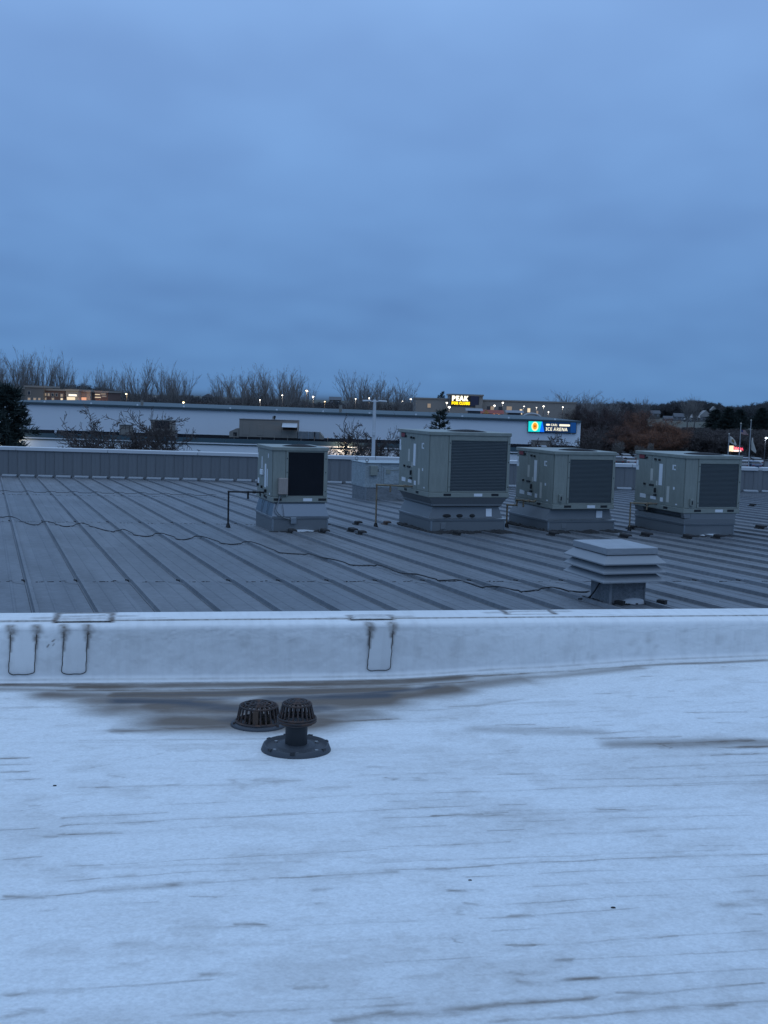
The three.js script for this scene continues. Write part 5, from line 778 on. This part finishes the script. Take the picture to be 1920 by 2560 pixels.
block('shop_building', 20, 62, 972, 190, 9, shopWall, 'pale shop building half hidden by the dark pine', [[30, 36, 980, 988, winD], [44, 50, 980, 988, paneDark]]);
block('shop_building', 62, 108, 968, 188, 9, shopWall, 'pale stucco shop with tall columns beside the brick shops', [[70, 76, 978, 986, paneDark], [84, 90, 994, 1003, winD], [96, 101, 994, 1003, winD], [70, 76, 994, 1003, winD]]);
block('shop_building', 109, 164, 976, 189, 9, brick, 'long brick shop with two rows of dim windows', [[112, 116, 983, 989, winD], [120, 124, 983, 989, winD], [130, 134, 983, 989, paneDark], [140, 144, 983, 989, paneDark], [152, 157, 984, 990, winD], [112, 116, 994, 1000, winD], [130, 135, 994, 1000, winD], [152, 157, 994, 1002, winW]]);
const s1 = block('shop_building', 165, 196, 977, 187, 9, stone, 'brightly lit shop with white glowing sign band', [[172, 192, 985, 990, winS], [168, 188, 992, 1003, winW]]);
{ const pl = new THREE.PointLight(rgb(1, 0.85, 0.6), 22); pl.position.set(0, 7, 2.5); s1.g.add(pl); }
const s2 = block('shop_building', 197, 226, 980, 189, 9, stone, 'shop with a reddish glowing window', [[204, 216, 993, 1000, winO], [207, 213, 1000, 1004, winO]]);
{ const pl = new THREE.PointLight(rgb(1, 0.5, 0.3), 14); pl.position.set(0, 7, 2); s2.g.add(pl); }
block('shop_building', 228, 270, 981, 190, 9, brick, 'dark brick shop with thin lit shelves at the end of row', [[238, 250, 985, 986.5, winW], [253, 264, 983, 985, winD], [238, 252, 992, 993.5, winW], [256, 265, 989, 990.5, winD]]);
// club building with the glowing sign
const club = block('club_building', 1040, 1440, 997, 250, 30, stucco, 'long tan club building behind the hall with small windows', [[1218, 1226, 1010, 1024, paneDark], [1227, 1236, 1010, 1024, winD], [1247, 1256, 1010, 1023, paneDark], [1267, 1280, 1009, 1022, winD], [1300, 1306, 1015, 1028, winW], [1319, 1326, 1012, 1022, winW], [1070, 1078, 1008, 1018, winD], [1175, 1181, 1012, 1020, winD], [1187, 1193, 1012, 1020, winD], [1340, 1346, 1018, 1028, winD]], { trim: stone });
{
  const k = club.k, ox = 1240, X = u => (u - ox) * k, hT = club.h + 11 * k;
  B().box(X(1124), X(1206), 0, hT, -8, 1.2).build('tower', stucco, club.g); B().box(X(1121), X(1208), hT, hT + 0.35, -8.3, 1.5).build('tower_cap', stone, club.g); B().box(X(1188), X(1204), 0, hT - 1.9, 1.2, 1.9).build('tower_pier', stucco, club.g);
  const cv = document.createElement('canvas'); cv.width = 704; cv.height = 256; const c = cv.getContext('2d'); c.fillStyle = '#07080a'; c.fillRect(0, 0, 704, 256); c.fillStyle = '#080d22'; c.fillRect(500, 0, 204, 256);
  c.fillStyle = '#fff6d8'; c.font = 'bold 168px sans-serif'; c.save(); c.translate(14, 140); c.scale(1.02, 0.95); c.fillText('PEAK', 0, 0); c.lineWidth = 12; c.strokeStyle = '#fff6d8'; c.strokeText('PEAK', 0, 0); c.restore();
  c.fillStyle = '#ffd800'; c.save(); c.translate(14, 232); c.font = 'bold 96px sans-serif'; const tw = c.measureText('FOR CLUBS').width; c.scale(470 / tw, 0.95); c.fillText('FOR CLUBS', 0, 0); c.lineWidth = 10; c.strokeStyle = '#ffd800'; c.strokeText('FOR CLUBS', 0, 0); c.restore();
  const t = new THREE.CanvasTexture(cv); t.colorSpace = THREE.SRGBColorSpace;
  const w = 68 * k, h = 26 * k, p = at(1162, 1001, 248.6), s = thing('lit_sign', V3(p.x, p.y - h / 2, -248.6), 0, 'glowing white and yellow sign reading PEAK on the club building', 'sign');
  B().box(-w / 2 - 0.1, w / 2 + 0.1, -0.1, h + 0.1, -0.2, 0, 0.04).build('sign_box', black, s); const f = B().geo(new THREE.PlaneGeometry(w, h), 0, h / 2, 0.02).build('sign_face', new THREE.MeshStandardMaterial({ color: 0x0a0a0c, emissive: 0xffffff, emissiveMap: t, emissiveIntensity: 1.7, roughness: 0.6 }), s); f.castShadow = false;
  const rl = new THREE.RectAreaLight(rgb(1, 0.88, 0.5), 0.5, w, h); rl.position.set(0, h / 2, 0.05); rl.rotation.y = Math.PI; s.add(rl);
}
// small roofs between hall and club
function house(name, u, vr, wpx, hp, z, wm, rm, label, opt = {}) {
  const p = at(u, vr, z), k = z / FPX, w = wpx * k, rh = hp * k, hw = p.y - rh, d = opt.d || w * 0.8, g = thing(name, V3(p.x, 0, -z), opt.turn || 0, label, 'house', opt.group);
  const wl = B().box(-w / 2, w / 2, 0, hw, -d, 0).build('wall', wm, g); const e = 0.4;
  const sh = opt.gableFront ? [[-w / 2 - e, hw, e], [w / 2 + e, hw, e], [0, p.y, e], [-w / 2 - e, hw, -d - e], [w / 2 + e, hw, -d - e], [0, p.y, -d - e]] : [[-w / 2 - e, hw, e], [w / 2 + e, hw, e], [-w / 2 - e, p.y, -d / 2], [w / 2 + e, p.y, -d / 2], [-w / 2 - e, hw, -d - e], [w / 2 + e, hw, -d - e]];
  const F = opt.gableFront ? [[0, 1, 2], [3, 5, 4], [1, 4, 5], [1, 5, 2], [0, 2, 5], [0, 5, 3], [0, 3, 4], [0, 4, 1]] : [[0, 1, 3], [0, 3, 2], [4, 2, 3], [4, 3, 5], [0, 2, 4], [1, 5, 3], [0, 4, 5], [0, 5, 1]];
  B().tris(F.flatMap(f => f.flatMap(i => sh[i]))).build('roof', rm, g);
  if (opt.win !== false) for (const t of [-0.28, 0.25]) { const f = B().box(w * t - 0.55, w * t + 0.55, hw - 2.1, hw - 0.7, 0, 0.05).build('window', white, wl); B().box(w * t - 0.45, w * t + 0.45, hw - 2, hw - 0.8, 0.05, 0.06).build('pane', opt.lit ? winW : paneDark, f); }
  return g;
}
const redRoof = std(rgb(0.24, 0.05, 0.035), 0.8), greyRoof = std(rgb(0.10, 0.105, 0.115), 0.9), paleRoof = std(rgb(0.26, 0.25, 0.24), 0.9);
house('restaurant', 1231, 1025, 46, 9, 185, std(rgb(0.22, 0.12, 0.06), 0.9), redRoof, 'low restaurant with red sloping roof and row of white lights', { win: false });
{ const g = scene.children[scene.children.length - 1], k = 185 / FPX, hw = at(1231, 1025, 185).y - 9 * k; for (const u of [-2, 3, 9, 15, 20]) B().box(u * k - 0.1, u * k + 0.1, hw - 0.45, hw - 0.25, 0.42, 0.5).build('eave_light', winB, g).castShadow = false; const fr = B(); fr.tris([[-24, 0], [-8, 0], [-16, 10]].flatMap(([x, y]) => [x * k, hw + y * k, 0.6])); fr.build('gable', std(rgb(0.30, 0.17, 0.07), 0.9), g); const pl = new THREE.PointLight(rgb(1, 0.8, 0.6), 8); pl.position.set(0.5, hw - 0.8, 0.9); g.add(pl); }
house('shed_building', 1186, 1021, 30, 6, 180, greyRoof, std(rgb(0.20, 0.22, 0.25), 0.7), 'grey shed with pale metal roof between the yellow sign and red roof', { win: false });
house('shed_building', 1287, 1026, 32, 6, 178, greyRoof, std(rgb(0.17, 0.19, 0.22), 0.7), 'dark shed with pale roof right of the red roofed restaurant', { win: false });
{ const z = 176, k = z / FPX, p = at(1330, 1034, z), g = thing('arched_canopy', V3(p.x, 0, -z), 0, 'pale arched canopy just above the hall roofline', 'canopy'); const b = B(), R = 24 * k; for (let q = 0; q < 14; q++) { const a = q / 14 * Math.PI, c = (q + 1) / 14 * Math.PI, Y = p.y - R * 0.55; b.bar(V3(Math.cos(a) * R, Y + Math.sin(a) * R * 0.55, 0), V3(Math.cos(c) * R, Y + Math.sin(c) * R * 0.55, 0), 0.16, 6); } b.build('arch', std(rgb(0.4, 0.4, 0.4), 0.7), g); for (const s of [-1, 1]) B().box(s * R - 0.2, s * R + 0.2, 0, p.y - R * 0.55, -0.2, 0.2).build('post', stone, g); B().box(-R - 1.5, R + 0.2, 0, p.y - R * 0.5, -6, -0.8).build('hall', std(rgb(0.13, 0.12, 0.11), 0.9), g); }
// houses on the far slope
[[1765, 1026, 34, 16, 950, paleRoof, true, 'far house with broad pale gable beside the dark pines'], [1735, 1036, 30, 8, 930, paleRoof, false, 'far house with long low pale roof'], [1700, 1033, 26, 9, 960, greyRoof, false, 'far grey house left of the pale gable'], [1785, 1016, 14, 10, 1020, paleRoof, true, 'small far house with steep pale gable up the slope'], [1672, 1040, 22, 7, 940, greyRoof, false, 'far low house at the left of the row'], [1640, 1026, 22, 8, 1050, greyRoof, false, 'dim far house under the wooded skyline'], [1612, 1028, 20, 7, 1060, greyRoof, true, 'dim far gabled house near the rusty oaks'], [1722, 1043, 18, 6, 900, paleRoof, true, 'small far house before the long pale roof'], [1550, 1012, 20, 6, 1040, greyRoof, false, 'dim far house over the dark oaks'], [838, 992, 28, 8, 620, greyRoof, false, 'dim far house above the hedgerow by the light pole'], [470, 990, 30, 8, 620, greyRoof, true, 'dim far gabled house behind the bare trees'], [380, 990, 26, 7, 560, stucco, false, 'tan far house low behind the bare trees'], [520, 984, 30, 9, 650, greyRoof, true, 'grey far house with gable left of the big bare clump']].forEach(([u, v, w, h, z, m, gf, l], i) => house('far_house', u, v, w, h, z, i % 2 ? std(rgb(0.10, 0.092, 0.085), 0.9) : std(rgb(0.12, 0.12, 0.125), 0.9), m, l, { gableFront: gf, group: 'far houses' }));

// ================================================================== LAMPS, POLES, FLAGS
{
  const z = 62, p = ground(937, z), top = at(940, 1004, z).y, g = thing('light_pole', p, 0, 'unlit grey light pole with two flat heads beside a bare crab apple', 'light pole'), m = std(rgb(0.56, 0.58, 0.60), 0.5), k = z / FPX;
  B().geo(new THREE.CylinderGeometry(0.085, 0.125, top, 8), 0, top / 2, 0).build('pole', m, g); B().box(-0.2, 0.2, 0, 0.5, -0.2, 0.2, 0.03).build('base', stone, g);
  for (const s of [-1, 1]) { const h = B(); h.geo(new RoundedBoxGeometry(0.46, 0.09, 0.34, 2, 0.03), s * 0.42, top + 0.03, 0, 0, 0, s * -0.04); h.build('lamp_head', m, g); B().box(s * 0.06, s * 0.2, top - 0.02, top + 0.05, -0.04, 0.04).build('arm', m, g); }
  B().cyl(0, top - 0.02, 0, 0.09, 0.07, 0.12, 8).build('pole_cap', m, g); B().box(-0.1, 0.1, at(938, 1084, z).y - 0.1, at(938, 1084, z).y + 0.1, 0.09, 0.14).build('bracket', m, g);
}
const lampM = std(rgb(0.05, 0.05, 0.055), 0.6);
[[316, 985, 172, 4.5, 'y', 'lit yellow street lamp between bare trees, right of the shops'], [459, 1006, 175, 5, 'y', 'brightest yellow street lamp at the hall roofline behind bare trees'], [767, 977, 176, 5, 'y', 'highest yellow street lamp right of the big bare clump'], [783, 992, 178, 4.5, 'w', 'white street lamp just under the highest yellow lamp'], [706, 988, 180, 2, 'w', 'tiny white street lamp inside the big bare clump'], [889, 997, 180, 2, 'w', 'tiny street lamp left of the grey light pole'], [923, 995, 182, 2.5, 'w', 'small street lamp directly above the grey light pole arm'], [1006, 1003, 240, 3.5, 'w', 'small white street lamp at left end of the club building'], [1027, 998, 238, 4.5, 'w', 'wide white street lamp at the left corner of club roofline'], [1117, 1007, 236, 4.5, 'w', 'white street lamp just left of the PEAK sign'], [1236, 1014, 232, 4.5, 'w', 'white street lamp above the red roofed restaurant'], [1257, 1007, 240, 4.5, 'w', 'white street lamp at the club roofline above small windows'], [1310, 1016, 234, 3, 'w', 'small lamp left of the lit club windows'], [1341, 1019, 230, 2.5, 'w', 'small lamp right of the lit club windows'], [1359, 1016, 235, 4.5, 'w', 'white street lamp toward the right end of the club'], [1371, 1030, 190, 3, 'w', 'low white lamp before the dark shrubs by the club'], [1407, 1018, 228, 3.5, 'w', 'last white street lamp at right end of the club'], [1915, 1095, 170, 6, 'b', 'cool white street lamp right of the flagpoles'], [1123, 1018, 225, 6, 'w', 'large bright lamp under the left edge of PEAK sign'], [650, 1000, 180, 2, 'w', 'tiny lamp deep in the hedgerow behind the hall'], [812, 1004, 180, 2.4, 'y', 'tiny yellow lamp in the hedgerow right of the big clump']].forEach(([u, v, z, s, c, l]) => {
  const p = at(u, v, z), h = p.y, g = thing('street_lamp', p.clone().setY(0), 0, l, 'street lamp', 'lit street lamps'), k = z / FPX, w = Math.max(0.16, s * k * 0.9), col = c === 'y' ? rgb(1, 0.74, 0.36) : c === 'b' ? rgb(0.78, 0.88, 1) : rgb(1, 0.92, 0.78);
  B().geo(new THREE.CylinderGeometry(0.06, 0.10, h, 6), 0, h / 2, -0.25).build('pole', lampM, g); B().box(-0.04, 0.04, h + 0.02, h + 0.10, -0.3, 0.1).build('arm', lampM, g);
  const hd = B().geo(new THREE.SphereGeometry(w / 2, 10, 8).scale(1.15, 0.75, 0.8), 0, h, 0.1).build('lamp_globe', glow(col, 5), g); hd.castShadow = false;
  const pl = new THREE.PointLight(col, 4); pl.position.set(0, h - w * 0.6 - 0.05, 0.15); g.add(pl);
});
// flags
{
  const z = 150, poleM = std(rgb(0.34, 0.35, 0.36), 0.5), Zp = (x, y) => [1800 + x / 13.825, 1040 + y / 13.825];
  const cloth = (pts, pu, mat, g, base, name, wave = 0.12) => {
    const q = pts.map(([x, y]) => at(...Zp(x, y), z).sub(base)), c = q.reduce((a, b) => a.add(b), V3(0, 0, 0)).multiplyScalar(1 / q.length), tr = [], N = q.length, f = (v, d) => [v.x, v.y, wave * Math.sin(v.x * 5 + v.y * 2) + d];
    for (let k = 0; k < N; k++) for (let s = 0; s < 3; s++) { const a = q[k], b = q[(k + 1) % N], A = c.clone().lerp(a, s / 3), Bq = c.clone().lerp(b, s / 3), C = c.clone().lerp(b, (s + 1) / 3), D = c.clone().lerp(a, (s + 1) / 3); tr.push(...f(A, 0), ...f(D, 0), ...f(C, 0)); if (s) tr.push(...f(A, 0), ...f(C, 0), ...f(Bq, 0)); }
    return B().tris(tr).build(name, mat, g);
  };
  const pole = (u, v, label, extra) => { const t = at(u, v, z), b = V3(t.x, 0, -z), g = thing('flagpole', b, 0, label, 'flagpole', 'flagpoles'); B().geo(new THREE.CylinderGeometry(0.045, 0.09, t.y, 8), 0, t.y / 2, 0).build('pole', poleM, g); B().geo(new THREE.SphereGeometry(0.11, 10, 8), 0, t.y + 0.06, 0).build('finial', std(rgb(0.45, 0.42, 0.35), 0.4), g); return b; };
  const fl = std(rgb(0.50, 0.47, 0.42), 0.9), seal = std(rgb(0.20, 0.14, 0.06), 0.9);
  const b1 = pole(1823, 1086, 'flagpole with white flag bearing a brown seal'), b2 = pole(1852.5, 1060, 'tallest flagpole with the striped flag'), b3 = pole(1878, 1052, 'flagpole with plain drooping white flag');
  const f1 = thing('flag', b1.clone(), 0, 'white flag with round brown seal on its pole', 'flag'); cloth([[335, 690], [430, 740], [520, 850], [578, 975], [545, 1022], [400, 955], [322, 905], [330, 800]], 0, fl, f1, b1, 'cloth'); { const s = cloth([[395, 800], [450, 800], [500, 880], [490, 930], [440, 920], [395, 870]], 0, seal, f1, b1, 'seal'); s.position.z = 0.03; }
  const f2 = thing('flag', b2.clone(), 0, 'red and white striped flag with blue corner', 'flag');
  const S = (t, w) => { const L = [[738, 470], [712, 610]], R2 = [[870, 480], [985, 662]]; return [0, 1].map(k => [lerp(lerp(L[0][0], L[1][0], t), lerp(R2[0][0], R2[1][0], t), w), lerp(lerp(L[0][1], L[1][1], t), lerp(R2[0][1], R2[1][1], t), w) + 14 * Math.sin(w * 3)]); };
  const redF = std(rgb(0.24, 0.04, 0.045), 0.9), bluF = std(rgb(0.03, 0.04, 0.12), 0.9), whF = std(rgb(0.48, 0.44, 0.42), 0.9);
  for (let k = 0; k < 13; k++) { const t0 = k / 13, t1 = (k + 1) / 13; cloth([S(t0, 0)[0], S(t0, 0.5)[0], S(t0, 1)[0], S(t1, 1)[0], S(t1, 0.5)[0], S(t1, 0)[0]], 0, k % 2 ? whF : redF, f2, b2, 'stripe', 0.08); }
  { const s = cloth([S(0, 0)[0], S(0, 0.42)[0], S(0.54, 0.42)[0], S(0.54, 0)[0]], 0, bluF, f2, b2, 'canton', 0.08); s.position.z = 0.02; }
  const f3 = thing('flag', b3.clone(), 0, 'plain white flag hanging limp at half mast', 'flag'); cloth([[1090, 740], [1132, 760], [1140, 900], [1165, 960], [1245, 1210], [1222, 1290], [1090, 1170], [1080, 900]], 0, fl, f3, b3, 'cloth');
}
// red script sign with a lit yellow end panel
{
  const z = 165, k = z / FPX, p = at(1838, 1130, z), g = thing('roadside_sign', V3(p.x, 0, -z), 0, 'red glowing script sign with white bar and yellow panel behind flagpoles', 'sign'), y = p.y;
  for (const s of [-12, 12]) B().cyl(s * k, 0, 0, 0.07, 0.07, y + 0.1, 8).build('post', black, g);
  B().box(-16 * k, 20 * k, y, y + 16 * k, -0.3, -0.02, 0.02).build('sign_box', black, g);
  const yl = B().box(-15.5 * k, -5 * k, y + 0.05, y + 15.5 * k, -0.02, 0.03).build('yellow_panel', glow(rgb(1, 0.82, 0.50), 1.1), g); const wb = B().box(-4.5 * k, 15 * k, y + 0.05, y + 5.5 * k, -0.02, 0.03, 0.02).build('white_bar', glow(rgb(1, 0.88, 0.82), 1.0), g);
  const pts = []; for (let q = 0; q <= 40; q++) { const t = q / 40; pts.push(V3(lerp(-4, 19, t) * k, y + (10 - 2.5 * t + 2.6 * Math.sin(t * 30)) * k, 0.05)); } const sc = B().tube(pts, 0.055, 160, 6).build('script_tube', glow(rgb(1, 0.05, 0.12), 1.6), g); [yl, wb, sc].forEach(m => { m.castShadow = false; });
  const l = new THREE.PointLight(rgb(1, 0.45, 0.35), 5); l.position.set(0, y + 0.3, 0.6); g.add(l);
}
// ================================================================== PARKED CARS
{
  const paints = [[0.30, 0.31, 0.32], [0.04, 0.045, 0.05], [0.12, 0.02, 0.02], [0.42, 0.42, 0.42], [0.06, 0.08, 0.13], [0.16, 0.16, 0.17]].map(c => std(rgb(...c), 0.3)), glassM = std(rgb(0.015, 0.018, 0.022), 0.12), tyreM = std(rgb(0.012, 0.012, 0.012), 0.9), rimM = std(rgb(0.3, 0.3, 0.3), 0.4), lens = std(rgb(0.45, 0.45, 0.42), 0.2), tail = std(rgb(0.2, 0.02, 0.02), 0.3);
  const names = ['silver', 'black', 'dark red', 'white', 'navy', 'grey'];
  const car = (pos, turn, pi, label) => {
    const g = thing('parked_car', pos, turn, label, 'car', 'cars parked beyond the oaks');
    const s = new THREE.Shape(); s.moveTo(-2.2, 0.32); s.lineTo(2.2, 0.32); s.lineTo(2.25, 0.7); s.quadraticCurveTo(2.2, 0.92, 1.2, 0.98); s.lineTo(-2.0, 1.0); s.quadraticCurveTo(-2.28, 0.95, -2.25, 0.6); s.closePath();
    B().geo(new THREE.ExtrudeGeometry(s, { depth: 1.66, bevelEnabled: true, bevelSize: 0.06, bevelThickness: 0.06, bevelSegments: 2 }), 0, 0, -0.83).build('body', paints[pi], g);
    B().loft([[-1.9, 1.25, -0.80, 0.80, 0.98], [-1.45, 0.55, -0.66, 0.66, 1.40]]).build('windows', glassM, g); B().loft([[-1.5, 0.6, -0.68, 0.68, 1.395], [-1.3, 0.4, -0.6, 0.6, 1.455]]).build('roof', paints[pi], g);
    for (const x of [-1.35, 1.4]) for (const z of [-0.82, 0.82]) { const w = B().geo(new THREE.CylinderGeometry(0.33, 0.33, 0.2, 18), x, 0.33, z, Math.PI / 2).build('wheel', tyreM, g); B().geo(new THREE.CylinderGeometry(0.19, 0.19, 0.215, 12), x, 0.33, z, Math.PI / 2).build('rim', rimM, w); }
    for (const z of [-0.6, 0.6]) { B().box(2.2, 2.29, 0.62, 0.76, z - 0.2, z + 0.2, 0.02).build('headlight', lens, g); B().box(-2.33, -2.24, 0.66, 0.82, z - 0.18, z + 0.18, 0.02).build('tail_light', tail, g); }
  };
  let i = 0; for (const [u, z, row] of [[1541, 214, 0], [1569, 214, 0], [1597, 214, 0], [1625, 214, 0], [1868, 214, 0], [1896, 214, 0], [1548, 200, 1], [1580, 200, 1], [1612, 200, 1], [1858, 200, 1], [1890, 200, 1]]) { const c = [0, 3, 1, 5, 0, 3, 1, 0, 2, 5, 4][i++], P = ground(u, z); P.y = 0.006; car(P, Math.PI / 2, c, names[c] + ' car parked nose out in the ' + (row ? 'front' : 'back') + ' row beyond the oaks' + (u > 1800 ? ', by the flagpoles' : '')); }
}
scene.traverse(l => { if (l.isPointLight) l.castShadow = true; });
renderer.render(scene, camera);
